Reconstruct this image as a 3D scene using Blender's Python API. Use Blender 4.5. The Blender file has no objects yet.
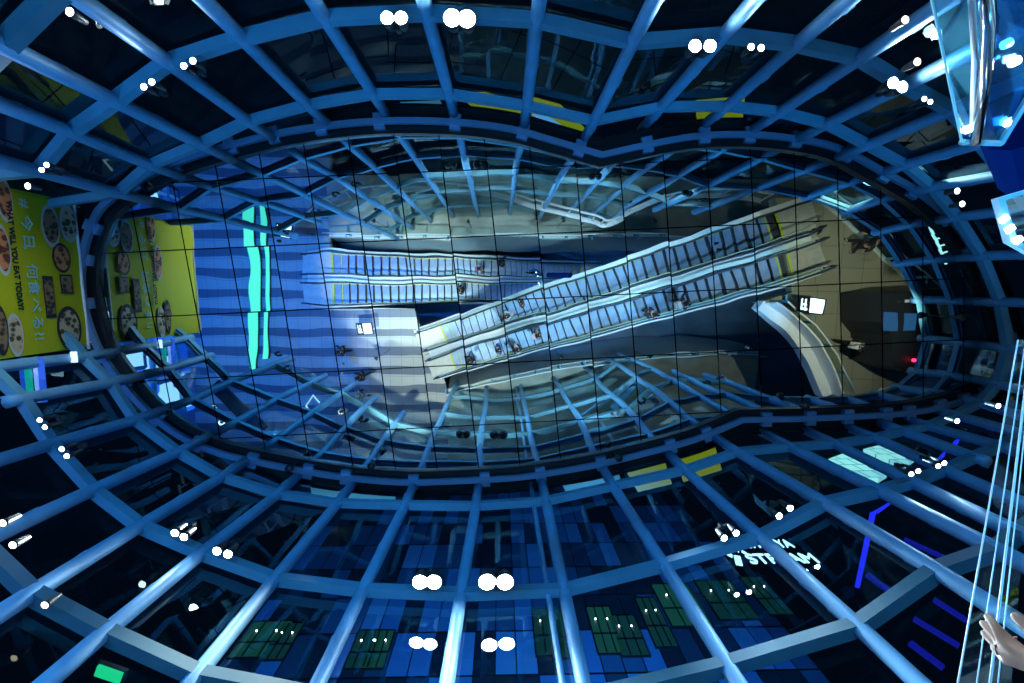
import bpy, bmesh, math, random
from mathutils import Vector, Matrix
random.seed(7)
C = bpy.context.scene
COL = C.collection
PI = math.pi
H = 10.8                      # mirror ceiling height above the lens
F = 455.0                     # focal length, in pixels of the 1024 frame
# ------------------------------------------------------------------ camera
Fw = Vector((12, 51.5, F)).normalized()
Rt = (Vector((1, 0, 0)) - Fw * Fw.x).normalized()
Up = (-Fw).cross(Rt).normalized()
cd = bpy.data.cameras.new('camera'); cam = bpy.data.objects.new('camera', cd); COL.objects.link(cam)
cd.sensor_width = 36; cd.lens = F * 36 / 1024; cd.clip_start = 0.02; cd.clip_end = 500
cam.matrix_world = Matrix(((Rt.x, Up.x, -Fw.x, 0), (Rt.y, Up.y, -Fw.y, 0), (Rt.z, Up.z, -Fw.z, 0), (0, 0, 0, 1)))
C.camera = cam

def U(px, py, z):             # a point at height z, seen directly
    d = Fw * F + Rt * (px - 512) - Up * (py - 341.5)
    return Vector((d.x * z / d.z, d.y * z / d.z, z))
def M(px, py, z):             # a point at height z, seen in the mirror ceiling
    d = Fw * F + Rt * (px - 512) - Up * (py - 341.5)
    k = (2 * H - z) / d.z
    return Vector((d.x * k, d.y * k, z))

# ------------------------------------------------------------------ materials
MATS = {}
def mat(name, col=(.5, .5, .5), rough=.5, metal=0.0, emit=None, es=1.0, noise=0.0, nscale=5.0, bump=0.0):
    if name in MATS: return MATS[name]
    m = bpy.data.materials.new(name); m.use_nodes = True
    nt = m.node_tree; b = nt.nodes['Principled BSDF']
    b.inputs['Base Color'].default_value = (*col, 1)
    b.inputs['Roughness'].default_value = rough
    b.inputs['Metallic'].default_value = metal
    if emit:
        b.inputs['Emission Color'].default_value = (*emit, 1); b.inputs['Emission Strength'].default_value = es
    if noise or bump:
        tc = nt.nodes.new('ShaderNodeTexCoord'); n = nt.nodes.new('ShaderNodeTexNoise')
        n.inputs['Scale'].default_value = nscale; n.inputs['Detail'].default_value = 4
        nt.links.new(tc.outputs['Object'], n.inputs['Vector'])
        if noise:
            r = nt.nodes.new('ShaderNodeValToRGB')
            r.color_ramp.elements[0].position = .3; r.color_ramp.elements[1].position = .7
            r.color_ramp.elements[0].color = (*[c * (1 - noise) for c in col], 1)
            r.color_ramp.elements[1].color = (*[min(1, c * (1 + noise)) for c in col], 1)
            nt.links.new(n.outputs['Fac'], r.inputs['Fac']); nt.links.new(r.outputs['Color'], b.inputs['Base Color'])
        if bump:
            bp = nt.nodes.new('ShaderNodeBump'); bp.inputs['Distance'].default_value = bump
            nt.links.new(n.outputs['Fac'], bp.inputs['Height']); nt.links.new(bp.outputs['Normal'], b.inputs['Normal'])
    MATS[name] = m; return m

def math_node(nt, op, a, b=None, c=None):
    n = nt.nodes.new('ShaderNodeMath'); n.operation = op
    for i, v in enumerate((a, b, c)):
        if v is None: continue
        if isinstance(v, (int, float)): n.inputs[i].default_value = v
        else: nt.links.new(v, n.inputs[i])
    return n.outputs[0]

def glass_mat(name, tint=(.8, .93, .95), refl=.12, rough=.02, gcol=(.75, .95, 1)):
    m = bpy.data.materials.new(name); m.use_nodes = True; nt = m.node_tree
    nt.nodes.clear()
    out = nt.nodes.new('ShaderNodeOutputMaterial'); mx = nt.nodes.new('ShaderNodeMixShader')
    tr = nt.nodes.new('ShaderNodeBsdfTransparent'); tr.inputs[0].default_value = (*tint, 1)
    gl = nt.nodes.new('ShaderNodeBsdfGlossy'); gl.inputs['Roughness'].default_value = rough
    gl.inputs[0].default_value = (*gcol, 1)
    fr = nt.nodes.new('ShaderNodeFresnel'); fr.inputs[0].default_value = 1.5
    f = math_node(nt, 'ADD', math_node(nt, 'MULTIPLY', fr.outputs[0], .13 if refl < 1 else .9), refl * (.1 if refl < .2 else .25))
    nt.links.new(f, mx.inputs[0]); nt.links.new(tr.outputs[0], mx.inputs[1]); nt.links.new(gl.outputs[0], mx.inputs[2])
    nt.links.new(mx.outputs[0], out.inputs[0]); return m

def mirror_mat():
    m = bpy.data.materials.new('mirror_panels'); m.use_nodes = True; nt = m.node_tree
    b = nt.nodes['Principled BSDF']
    b.inputs['Metallic'].default_value = 1; b.inputs['Roughness'].default_value = .015
    tc = nt.nodes.new('ShaderNodeTexCoord'); sp = nt.nodes.new('ShaderNodeSeparateXYZ')
    nt.links.new(tc.outputs['Object'], sp.inputs[0])
    X, Y = sp.outputs[0], sp.outputs[1]
    # skewed grid of panels, 1.02 x 1.5 m
    u = math_node(nt, 'DIVIDE', math_node(nt, 'SUBTRACT', X, math_node(nt, 'MULTIPLY', Y, .11)), 1.02)
    v = math_node(nt, 'DIVIDE', math_node(nt, 'ADD', math_node(nt, 'ADD', Y, math_node(nt, 'MULTIPLY', X, .05)), -.23), 1.5)
    fu, fv = math_node(nt, 'FRACT', u), math_node(nt, 'FRACT', v)
    lu = math_node(nt, 'LESS_THAN', fu, .028); lv = math_node(nt, 'LESS_THAN', fv, .017)
    line = math_node(nt, 'MAXIMUM', lu, lv)
    mx = nt.nodes.new('ShaderNodeMixRGB'); mx.inputs[1].default_value = (.66, .80, .80, 1); mx.inputs[2].default_value = (.004, .006, .008, 1)
    nt.links.new(line, mx.inputs[0]); nt.links.new(mx.outputs[0], b.inputs['Base Color'])
    # every panel sits a hair out of true and the sheet is slightly wavy
    cu, cv = math_node(nt, 'FLOOR', u), math_node(nt, 'FLOOR', v)
    cb = nt.nodes.new('ShaderNodeCombineXYZ'); nt.links.new(cu, cb.inputs[0]); nt.links.new(cv, cb.inputs[1])
    wn = nt.nodes.new('ShaderNodeTexWhiteNoise'); nt.links.new(cb.outputs[0], wn.inputs['Vector'])
    s2 = nt.nodes.new('ShaderNodeSeparateColor'); nt.links.new(wn.outputs['Color'], s2.inputs[0])
    tx = math_node(nt, 'MULTIPLY', math_node(nt, 'SUBTRACT', s2.outputs[0], .5), math_node(nt, 'MULTIPLY', fu, .006))
    ty = math_node(nt, 'MULTIPLY', math_node(nt, 'SUBTRACT', s2.outputs[1], .5), math_node(nt, 'MULTIPLY', fv, .008))
    ns = nt.nodes.new('ShaderNodeTexNoise'); ns.inputs['Scale'].default_value = .8; ns.inputs['Detail'].default_value = 1
    nt.links.new(tc.outputs['Object'], ns.inputs['Vector'])
    h = math_node(nt, 'ADD', math_node(nt, 'ADD', tx, ty), math_node(nt, 'MULTIPLY', ns.outputs['Fac'], .005))
    bp = nt.nodes.new('ShaderNodeBump'); bp.inputs['Distance'].default_value = 1; bp.inputs['Strength'].default_value = 1
    nt.links.new(h, bp.inputs['Height']); nt.links.new(bp.outputs['Normal'], b.inputs['Normal'])
    return m

STEEL = mat('painted_steel', (.16, .44, .72), .5, .1, noise=.12, nscale=3)
STEELW = mat('white_painted_steel', (.75, .8, .82), .4, .1)
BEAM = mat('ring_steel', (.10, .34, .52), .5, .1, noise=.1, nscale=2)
BEAMD = mat('ring_steel_dimmed', (.05, .17, .24), .5, .1, noise=.1, nscale=2)  # same steel painted darker, to dim the strongly lit lower rings
DARK = mat('dark_anodised', (.012, .016, .022), .35, .5)
DARK2 = mat('black_soffit', (.012, .018, .022), .6)
RAILB = mat('rim_rail_blue_grey', (.20, .38, .62), .35, .5)
DECK = mat('brushed_stainless_deck', (.90, .94, .96), .4, .1, noise=.06, nscale=8)
RUBBER = mat('handrail_rubber', (.03, .05, .09), .3)
STEP = mat('step_aluminium', (.20, .30, .46), .45, .3, noise=.35, nscale=1.3)
RISER = mat('step_riser_dark', (.01, .014, .02), .5)
YEL = mat('safety_yellow', (.55, .6, .03), .5)
PLATE = mat('landing_plate_steel', (.62, .62, .56), .42, .3, noise=.1)
CLAD = mat('curved_cladding', (.30, .38, .40), .4, .35, noise=.1, nscale=.7)
LEDGE = mat('stone_ledge', (.34, .36, .30), .6, noise=.2, nscale=1.2)
GLASS = glass_mat('facade_glass', (.70, .86, .92), .10)
BGLASS = glass_mat('balustrade_glass', (.72, .92, .93), .35)
EDGE = mat('polished_glass_edge', (.25, .6, .7), .12, .0)
CHROME = mat('polished_steel', (.75, .78, .8), .15, 1.0)
LAMPB = mat('lamp_black', (.03, .03, .035), .4)
def glow(name, col, s): return mat(name, (.02, .02, .02), .5, 0, col, s)
LENS = glow('lamp_lens_white', (.86, .95, 1.0), 60)
LENSS = glow('lamp_lens_small', (.9, .95, 1.0), 14)
LENSW = glow('lamp_lens_warm', (1.0, .75, .5), 8)

# ------------------------------------------------------------------ mesh helpers
class MB:
    def __init__(s): s.v = []; s.f = []; s.m = []
    def add(s, vs, fs, mi=0):
        o = len(s.v); s.v += [tuple(v) for v in vs]
        s.f += [tuple(i + o for i in f) for f in fs]; s.m += [mi] * len(fs); return s
    def box(s, c, size, mi=0, rot=None):
        hx, hy, hz = size[0] / 2, size[1] / 2, size[2] / 2
        vs = [Vector((x, y, z)) for x in (-hx, hx) for y in (-hy, hy) for z in (-hz, hz)]
        if rot is not None: vs = [rot @ v for v in vs]
        vs = [v + Vector(c) for v in vs]
        return s.add(vs, [(0, 1, 3, 2), (4, 6, 7, 5), (0, 4, 5, 1), (2, 3, 7, 6), (0, 2, 6, 4), (1, 5, 7, 3)], mi)
    def tube(s, pts, r, n=10, mi=0, closed=False, cap=True):
        pts = [Vector(p) for p in pts]; N = len(pts); rings = []
        for i, p in enumerate(pts):
            a = pts[(i - 1) % N] if (closed or i > 0) else p
            b = pts[(i + 1) % N] if (closed or i < N - 1) else p
            t = (b - a).normalized()
            ref = Vector((0, 0, 1)) if abs(t.z) < .8 else Vector((1, 0, 0))
            x = t.cross(ref).normalized(); y = t.cross(x).normalized()
            rr = r[i] if isinstance(r, (list, tuple)) else r
            rings.append([p + (x * math.cos(2 * PI * k / n) + y * math.sin(2 * PI * k / n)) * rr for k in range(n)])
        vs = [v for rg in rings for v in rg]; fs = []
        for i in range(N if closed else N - 1):
            j = (i + 1) % N
            for k in range(n): fs.append((i * n + k, i * n + (k + 1) % n, j * n + (k + 1) % n, j * n + k))
        if cap and not closed: fs += [tuple(range(n)), tuple((N - 1) * n + k for k in reversed(range(n)))]
        return s.add(vs, fs, mi)
    def beam(s, pts, w, h, mi=0, closed=False):      # horizontal-ish rectangular bar swept along pts
        pts = [Vector(p) for p in pts]; N = len(pts); vs = []; fs = []
        for i, p in enumerate(pts):
            a = pts[(i - 1) % N] if (closed or i > 0) else p
            b = pts[(i + 1) % N] if (closed or i < N - 1) else p
            t = (b - a); nrm = Vector((-t.y, t.x, 0))
            if nrm.length < 1e-6: nrm = Vector((1, 0, 0))
            nrm.normalize()
            for sx, sz in ((-1, -1), (1, -1), (1, 1), (-1, 1)):
                vs.append(p + nrm * sx * w / 2 + Vector((0, 0, sz * h / 2)))
        for i in range(N if closed else N - 1):
            j = (i + 1) % N
            for k in range(4): fs.append((i * 4 + k, i * 4 + (k + 1) % 4, j * 4 + (k + 1) % 4, j * 4 + k))
        if not closed: fs += [(0, 1, 2, 3), tuple((N - 1) * 4 + k for k in (3, 2, 1, 0))]
        return s.add(vs, fs, mi)
    def prism(s, poly, z0, z1, mi=0):
        n = len(poly)
        vs = [(p[0], p[1], z0) for p in poly] + [(p[0], p[1], z1) for p in poly]
        fs = [tuple(reversed(range(n))), tuple(range(n, 2 * n))]
        fs += [(i, (i + 1) % n, n + (i + 1) % n, n + i) for i in range(n)]
        return s.add(vs, fs, mi)
    def disc(s, c, r, n, nrm, depth, mi=0):
        nrm = Vector(nrm).normalized(); c = Vector(c)
        return s.tube([c, c + nrm * depth], r, n, mi)
    def build(s, name, mats, parent=None, smooth=False, inv=None):
        me = bpy.data.meshes.new(name)
        vs = s.v
        if parent is not None:
            p = Vector((0, 0, 0)); q = parent
            while q is not None: p = p + Vector(q.location); q = q.parent
            vs = [(v[0] - p.x, v[1] - p.y, v[2] - p.z) for v in vs]
        me.from_pydata([tuple(v) for v in vs], [], s.f); 
        if not isinstance(mats, (list, tuple)): mats = [mats]
        for m in mats: me.materials.append(m)
        for p_, mi in zip(me.polygons, s.m): p_.material_index = mi; p_.use_smooth = smooth
        me.validate(); me.update()
        bm = bmesh.new(); bm.from_mesh(me); bmesh.ops.recalc_face_normals(bm, faces=bm.faces); bm.to_mesh(me); bm.free()
        o = bpy.data.objects.new(name, me); COL.objects.link(o)
        if parent is not None: o.parent = parent
        return o

def tag(o, label=None, cat=None, group=None, kind=None):
    if label: o['label'] = label
    if cat: o['category'] = cat
    if group: o['group'] = group
    if kind: o['kind'] = kind
    return o
def thing(name, label, cat, loc=(0, 0, 0), group=None):
    o = bpy.data.objects.new(name, None); COL.objects.link(o); o.location = loc; o.empty_display_size = .2
    return tag(o, label, cat, group)
def struct(o, label=None): return tag(o, label, None, None, 'structure')
def ordn(n): return {1: 'first', 2: 'second', 3: 'third', 4: 'fourth', 5: 'fifth', 6: 'sixth', 7: 'seventh', 8: 'eighth', 9: 'ninth', 10: 'tenth', 11: 'eleventh', 12: 'twelfth', 13: 'thirteenth', 14: 'fourteenth', 15: 'fifteenth', 16: 'sixteenth', 17: 'seventeenth', 18: 'eighteenth', 19: 'nineteenth', 20: 'twentieth'}[n]
def text_obj(name, body, size, loc, rot, m, parent=None, align='LEFT', ext=.01, sx=1.0, bold=0):
    cu = bpy.data.curves.new(name, 'FONT'); cu.body = body; cu.size = size; cu.extrude = ext; cu.align_x = align; cu.offset = bold
    cu.materials.append(m)
    o = bpy.data.objects.new(name, cu); COL.objects.link(o)
    o.rotation_euler = rot; o.scale = (sx, 1, 1)
    p = Vector((0, 0, 0))
    if parent is not None: o.parent = parent; p = Vector(parent.location)
    o.location = Vector(loc) - p
    bpy.context.view_layer.update()
    me = bpy.data.meshes.new_from_object(o.evaluated_get(bpy.context.evaluated_depsgraph_get()))
    m2 = bpy.data.objects.new(name, me); COL.objects.link(m2); m2.rotation_euler = rot; m2.scale = (sx, 1, 1); m2.parent = parent; m2.location = o.location
    bpy.data.objects.remove(o)
    return m2
def catmull(pts, k=5, closed=True, sharp=()):
    out = []; N = len(pts)
    for i in range(N if closed else N - 1):
        p1, p2 = Vector(pts[i]), Vector(pts[(i + 1) % N])
        p0 = Vector(pts[(i - 1) % N]) if (closed or i > 0) else p1
        p3 = Vector(pts[(i + 2) % N]) if (closed or i < N - 2) else p2
        if i in sharp: p0 = p1
        if (i + 1) % N in sharp: p3 = p2
        for j in range(k):
            t = j / k
            out.append(.5 * ((2 * p1) + (p2 - p0) * t + (2 * p0 - 5 * p1 + 4 * p2 - p3) * t * t + (3 * p1 - p0 - 3 * p2 + p3) * t ** 3))
    if not closed: out.append(Vector(pts[-1]))
    return out
def offset_loop(pts, d):      # outward offset of a closed loop
    N = len(pts); out = []
    area = sum(pts[i].x * pts[(i + 1) % N].y - pts[(i + 1) % N].x * pts[i].y for i in range(N))
    sg = 1 if area > 0 else -1
    for i in range(N):
        t = pts[(i + 1) % N] - pts[i - 1]
        n = Vector((t.y, -t.x, 0)).normalized() * sg
        out.append(pts[i] + n * d)
    return out

# ------------------------------------------------------------------ mirror ceiling and its rim
RIMPX = [(89, 285), (92, 252), (99, 228), (112, 206), (150, 180), (190, 162), (250, 144), (306, 132), (381, 124), (456, 125), (512, 132),
         (552, 143), (600, 157), (645, 147), (690, 139), (735, 137), (780, 140), (830, 150), (880, 176), (917, 198), (948, 226), (970, 258), (986, 290), (998, 325), (1003, 350), (1000, 372),
         (980, 391), (935, 405), (893, 412), (843, 415), (793, 417), (738, 418), (692, 437), (645, 450), (600, 461),
         (550, 470), (512, 475), (456, 478), (400, 479), (330, 472), (256, 458), (220, 449), (185, 433), (155, 410), (130, 383), (110, 355), (96, 322)]
RIM = catmull([U(x, y, H) for x, y in RIMPX], 4, True, sharp=(12, 31))
mb = MB(); mb.prism([(p.x, p.y) for p in offset_loop(RIM, .05)], H, H + .06)
ceil_o = mb.build('ceiling', mirror_mat()); struct(ceil_o, 'oval mirror panelled ceiling reflecting the escalators below')

rim = thing('mirror_rim', 'dark rim with a blue rail running round the oval mirror ceiling', 'rim', (0, 0, H))
ro, ri = offset_loop(RIM, .30), offset_loop(RIM, -.24)
mb = MB(); N = len(RIM)
vs = [Vector((p.x, p.y, H - .10)) for p in ro] + [Vector((p.x, p.y, H - .10)) for p in ri] + [Vector((p.x, p.y, H + .12)) for p in ro] + [Vector((p.x, p.y, H - .001)) for p in ri]
fs = []
for i in range(N):
    j = (i + 1) % N
    fs += [(i, j, N + j, N + i), (i, 2 * N + i, 2 * N + j, j), (N + i, N + j, 3 * N + j, 3 * N + i)]
mb.add(vs, fs); mb.build('channel', DARK, rim)
mb = MB(); mb.beam([Vector((p.x, p.y, H - .22)) for p in offset_loop(RIM, -.02)], .13, .10, closed=True); mb.build('rail', RAILB, rim)
mb = MB(); mb.beam([Vector((p.x, p.y, H - .13)) for p in offset_loop(RIM, .32)], .05, .22, closed=True); mb.build('outer_lip', DARK, rim)

# ------------------------------------------------------------------ mullions and rings
Z2, Z3, Z4 = 9.6, 7.3, 5.35
MUL = [  # (second ring px, third ring px, stretch to the fourth)
    ((36, 206), (-115, 184), 1.1), ((118, 193), (38, 171), 1.15), ((150, 165), (71, 132), 1.1), ((200, 144), (115, 101), 1.06), ((248, 121), (168, 62), 1.12),
    ((308, 105), (242, 38), 1.15), ((373, 94), (325, 18), 1.2), ((449, 94), (427, 13), 1.25), ((527, 106), (537, 20), 1.25), ((594, 121), (633, 42), 1.25),
    ((661, 107), (724, 35), 1.2), ((727, 106), (797, 44), 1.2), ((780, 112), (860, 58), 1.15), ((827, 124), (905, 85), 1.15), ((868, 145), (952, 110), 1.15),
    ((905, 165), (981, 143), 1.15), ((932, 187), (1006, 174), 1.15), ((957, 217), (1030, 208), 1.15), ((982, 256), (1056, 253), 1.15), ((1000, 302), (1077, 304), 1.15),
    ((1008, 348), (1085, 357), 1.15), ((998, 384), (1070, 402), 1.15), ((980, 403), (1045, 423), 1.15), ((955, 415), (1022, 434), 1.15), ((928, 426), (1000, 446), 1.2), ((903, 431), (974, 457), 1.2),
    ((875, 438), (945, 470), 1.2), ((835, 444), (912, 482), 1.2), ((790, 447), (880, 491), 1.25), ((737, 452), (825, 503), 1.3), ((685, 470), (760, 537), 1.4),
    ((613, 486), (664, 565), 1.35), ((546, 501), (564, 590), 1.3), ((476, 506), (461, 594), 1.3), ((405, 505), (363, 590), 1.3), ((338, 503), (275, 579), 1.25),
    ((278, 494), (202, 553), 1.25), ((222, 477), (140, 526), 1.22), ((178, 452), (93, 490), 1.2), ((135, 420), (51, 444), 1.2), ((111, 383), (22, 399), 1.2),
    ((84, 357), (-10, 368), 1.1), ((36, 301), (-90, 306), 1.05), ((38, 254), (-90, 250), 1.05)]
P2 = []; P3 = []; P4 = []
def smooth(t): t = max(0, min(1, t)); return t * t * (3 - 2 * t)
ZZ = []
for a, b, k in MUL:            # the glass wall rises towards both ends of the hall
    tr, tl = smooth((a[0] - 800) / 170), smooth((230 - a[0]) / 130)
    z2, z3 = Z2 + .65 * tr + .35 * tl, Z3 + 1.75 * tr + .95 * tl; z4 = z3 - 1.95
    ZZ.append((z2, z3, z4))
    P2.append(U(*a, z2)); P3.append(U(*b, z3))
    p = U(b[0] + (b[0] - a[0]) * k, b[1] + (b[1] - a[1]) * k, z4)
    # keep the wall close to plumb below the third ring
    q = P3[-1]; p = Vector((q.x * .35 + p.x * .65, q.y * .35 + p.y * .65, z4)); P4.append(p)
nM = len(MUL)
def short_bay(i): return MUL[i][1][0] < 30 or MUL[i][1][0] > 958 or P2[i].x < -9.0
def open_below(i):            # the two ends of the hall are open under the fourth ring
    return P2[i].x < -6.3 or P2[i].x > 6.6 or (P2[i].x < -2.4 and P2[i].y > 0)
LOWZ = [3.0, -.2]
ccw = []
for i, (a, b, k) in enumerate(MUL):
    p2, p3, p4 = P2[i], P3[i], P4[i]
    top = Vector((p2.x * 1.004, p2.y * 1.004, H + .1))
    pts = [top, p2, p3, p4]
    if short_bay(i): pts = [top, p2, p3, p3 - Vector((0, 0, .25))]
    if open_below(i) and not short_bay(i): pts.append(Vector((p4.x, p4.y, p4.z - 1.5)))
    if not open_below(i): pts += [Vector((p4.x, p4.y, z)) for z in (3.2, 1.0, -1.2, -3.19)]
    lab = '%s round blue-lit steel mullion clockwise from the yellow banner' % ordn(i + 1) if i < 16 else (
        'round steel mullion at the right end, %s past the glass screen' % ordn(i - 15) if i < 22 else
        ('slanting steel mullion at lower right, %s below the mirror\'s right tip' % ordn(i - 21) if i < 31 else
         ('long steel mullion below the mirror, %s from the bright twin lamps rightward' % ordn(36 - i) if 31 <= i < 36 else
          'steel mullion at lower left, %s anticlockwise from the yellow banner' % ordn(44 - i))))
    t = thing('steel_mullion', lab, 'mullion', tuple(pts[-1]), 'steel mullions of the oval glass wall')
    mb = MB(); mb.tube(pts, .108, 14); mb.build('tube', STEEL, t, True)
    n2 = Vector((p3.x, p3.y, 0)).normalized()
    tdir = Vector((-n2.y, n2.x, 0))
    for A, B in zip(pts[:4], pts[1:4]):        # patch fittings that clamp the glass
        for f in (.22, .5, .78):
            c = A.lerp(B, f) + n2 * .15
            mb = MB(); mb.box(c, (.07, .20, .035), 0, Matrix.Rotation(math.atan2(n2.y, n2.x), 3, 'Z'))
            mb.tube([c + tdir * .1 - n2 * .1, c + tdir * .1 + n2 * .06], .022, 8)
            if abs(f - .5) < .1 or i in (29, 30): mb.build('glass_clamp', STEEL, t)
            else: pass
    if i == 32:
        q = [p + tdir * .28 for p in pts]
        mb = MB(); mb.tube(q, .05, 10); mb.build('side_tube', STEEL, t, True)
    # bracket that carries the rim rail
    near = min(RIM, key=lambda r: (r.xy - (p2.xy * 1.0)).length)
    mb = MB(); ir = RIM.index(near); tg = RIM[(ir + 1) % len(RIM)] - RIM[ir - 1]; mb.box((near.x, near.y, H - .15), (.24, .34, .12), 0, Matrix.Rotation(math.atan2(tg.y, tg.x), 3, 'Z'))
    mb.build('bracket', RAILB, rim)

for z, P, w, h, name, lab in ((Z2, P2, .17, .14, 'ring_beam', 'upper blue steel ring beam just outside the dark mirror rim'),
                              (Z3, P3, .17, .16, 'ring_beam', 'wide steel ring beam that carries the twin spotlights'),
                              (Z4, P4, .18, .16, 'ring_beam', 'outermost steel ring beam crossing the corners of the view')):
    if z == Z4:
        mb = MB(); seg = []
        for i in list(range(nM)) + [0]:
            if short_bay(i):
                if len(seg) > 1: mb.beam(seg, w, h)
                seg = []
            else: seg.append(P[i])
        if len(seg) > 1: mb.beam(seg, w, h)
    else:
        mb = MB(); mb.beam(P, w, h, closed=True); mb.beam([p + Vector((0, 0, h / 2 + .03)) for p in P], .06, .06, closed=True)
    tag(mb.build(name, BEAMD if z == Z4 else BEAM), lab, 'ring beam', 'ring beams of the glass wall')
runs = []; cur = []
for i in list(range(nM)):
    if open_below(i):
        if cur: runs.append(cur); cur = []
    else: cur.append(i)
if cur: runs.append(cur)
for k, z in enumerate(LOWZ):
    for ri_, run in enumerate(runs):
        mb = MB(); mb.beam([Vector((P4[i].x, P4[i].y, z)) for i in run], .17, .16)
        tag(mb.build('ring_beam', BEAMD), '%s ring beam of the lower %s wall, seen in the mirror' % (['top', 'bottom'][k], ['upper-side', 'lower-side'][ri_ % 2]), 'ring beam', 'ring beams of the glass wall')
for i in range(nM):           # one window per bay, its panes split by the rings
    j = (i + 1) % nM
    mb = MB()
    def out(p, z=None):
        n = Vector((p.x, p.y, 0)).normalized(); q = p + n * .16
        return Vector((q.x, q.y, p.z if z is None else z))
    lv = [(out(P2[i], H), out(P2[j], H)), (out(P2[i]), out(P2[j])), (out(P3[i]), out(P3[j])), (out(P4[i]), out(P4[j]))]
    if short_bay(i) or short_bay(j): lv = lv[:3]
    if (open_below(i) or open_below(j)) and not (short_bay(i) or short_bay(j)): lv.append((out(P4[i], P4[i].z - 1.5), out(P4[j], P4[j].z - 1.5)))
    if not (open_below(i) or open_below(j)):
        lv += [(out(P4[i], z), out(P4[j], z)) for z in (3.0, -.2, -3.1)]
    for (a, b), (c, d) in zip(lv, lv[1:]): mb.add([a, b, d, c], [(0, 1, 2, 3)])
    struct(mb.build('window_%d' % (i + 1), GLASS))

# ------------------------------------------------------------------ twin spotlights
def twin_lamp(a, b, r, watts, lab, z=Z3 - .32, warm=False, grp='twin spotlights on the ring beam'):
    A, B = U(*a, z), U(*b, z); mid = (A + B) / 2; r *= .8
    t = thing('twin_spotlight', lab, 'spotlight', tuple(mid), grp)
    near = min(P3, key=lambda p: (p.xy - mid.xy).length)
    mb = MB(); mb.beam([A + Vector((0, 0, .26)), B + Vector((0, 0, .26))], .05, .04)
    mb.box(mid + Vector((0, 0, .31)), (.06, .06, .10)); mb.build('bracket', LAMPB, t)
    for q in (A, B):
        mb = MB(); mb.tube([q + Vector((0, 0, .25)), q + Vector((0, 0, .06)), q + Vector((0, 0, .0))], [r * .6, r * 1.05, r * 1.15], 16)
        hd = mb.build('lamp_head', LAMPB, t, True)
        mb = MB(); mb.tube([q + Vector((0, 0, -.004)), q + Vector((0, 0, -.012)), q + Vector((0, 0, -.02))], [r, r * .9, r * .3], 16)
        mb.build('lens', LENSW if warm else (LENS if watts > 100 else LENSS), t, True)
    if watts:
        ld = bpy.data.lights.new('spot', 'SPOT'); ld.energy = watts * .45; ld.spot_size = 2.3; ld.spot_blend = .8; ld.shadow_soft_size = .06
        ld.color = (.72, .9, 1.0)
        lo = bpy.data.objects.new('spot_light', ld); COL.objects.link(lo); lo.location = mid - Vector((0, 0, .06))
        lo['kind'] = 'helper'
        cn = Vector((0.5, .5, -3)); lo.rotation_euler = (cn - lo.location).to_track_quat('-Z', 'Y').to_euler()
LAMPS = [((387, 18), (401, 18), .11, 900, 'bright twin spotlight above the mirror, left of the brightest upper pair'),
         ((452, 18), (467, 19), .15, 1400, 'brightest twin spotlight at the top edge of the view'),
         ((695, 46), (710, 46), .11, 900, 'bright twin spotlight above the mirror kink, right of centre'),
         ((751, 47), (761, 48), .06, 60, 'small twin spotlight just right of the bright upper right pair'),
         ((893, 83), (902, 87), .10, 700, 'bright twin spotlight beside the glass screen at upper right'),
         ((924, 99), (930, 102), .045, 20, 'small twin spotlight nearest the upper right glass screen'),
         ((184, 66), (193, 61), .055, 60, 'twin spotlight at upper left on the right side of the crossing'),
         ((144, 87), (152, 82), .055, 60, 'twin spotlight at upper left on the left side of the crossing'),
         ((42, 170), (47, 165), .045, 30, 'small twin spotlight above the yellow banner'),
         ((420, 582), (434, 582), .15, 1300, 'dazzling twin spotlight at bottom centre, left pair'),
         ((487, 582), (505, 582), .17, 1600, 'most dazzling twin spotlight at bottom centre, right pair'),
         ((175, 533), (184, 537), .07, 150, 'twin spotlight at lower left, left pair of two'),
         ((217, 551), (228, 554), .08, 250, 'twin spotlight at lower left, right pair of two'),
         ((62, 449), (67, 456), .05, 40, 'small twin spotlight at left below the yellow banner, lower pair'),
         ((40, 420), (45, 427), .045, 20, 'small twin spotlight at left below the yellow banner, upper pair'),
         ((724, 538), (736, 533), .06, 300, 'twin spotlight at lower right, just left of the white lit mullion'),
         ((779, 516), (790, 508), .06, 300, 'twin spotlight at lower right between two slanting mullions'),
         ((911, 474), (918, 471), .05, 60, 'small twin spotlight beside the blue neon strip, left pair'),
         ((938, 466), (944, 463), .05, 60, 'small twin spotlight beside the blue neon strip, right pair')]
for l in LAMPS: twin_lamp(*l)
for (x, y, z, lab, w) in ((70, 12, 5.1, 'small round lamp at the upper left corner crossing', 0), (28, 186, 7.0, 'small round lamp right above the banner corner', 0),
                       (957, 191, 6.9, 'small lamp on the mullion right of the mirror', 0), (962, 204, 6.9, 'small lamp under the mullion right of the mirror', 0),
                       (957, 421, 7.0, 'small lamp at the end of a slanting right mullion', 0), (998, 406, 7.0, 'small lamp near the right tip of the mirror', 0),
                       (13, 545, 5.2, 'small lamp at the lower left crossing', 0), (45, 605, 5.1, 'small warm lamp below the lower left crossing', 1), (3, 523, 5.1, 'orange lamp at the left edge, low', 1),
                       (905, 20, 5.4, 'small orange lamp near the upper right glass screen', 1), (917, 62, 5.4, 'small orange lamp left of the upper right glass screen', 1)):
    p = U(x, y, z); t = thing('round_lamp', lab, 'lamp', tuple(p), 'small lamps on the steelwork')
    mb = MB(); mb.tube([p + Vector((0, 0, .18)), p + Vector((0, 0, .02)), p], [.03, .045, .05], 12); mb.build('housing', LAMPB, t, True)
    mb = MB(); mb.tube([p - Vector((0, 0, .004)), p - Vector((0, 0, .02))], [.042, .02], 12); mb.build('lens', LENSW if w else LENSS, t, True)

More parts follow.
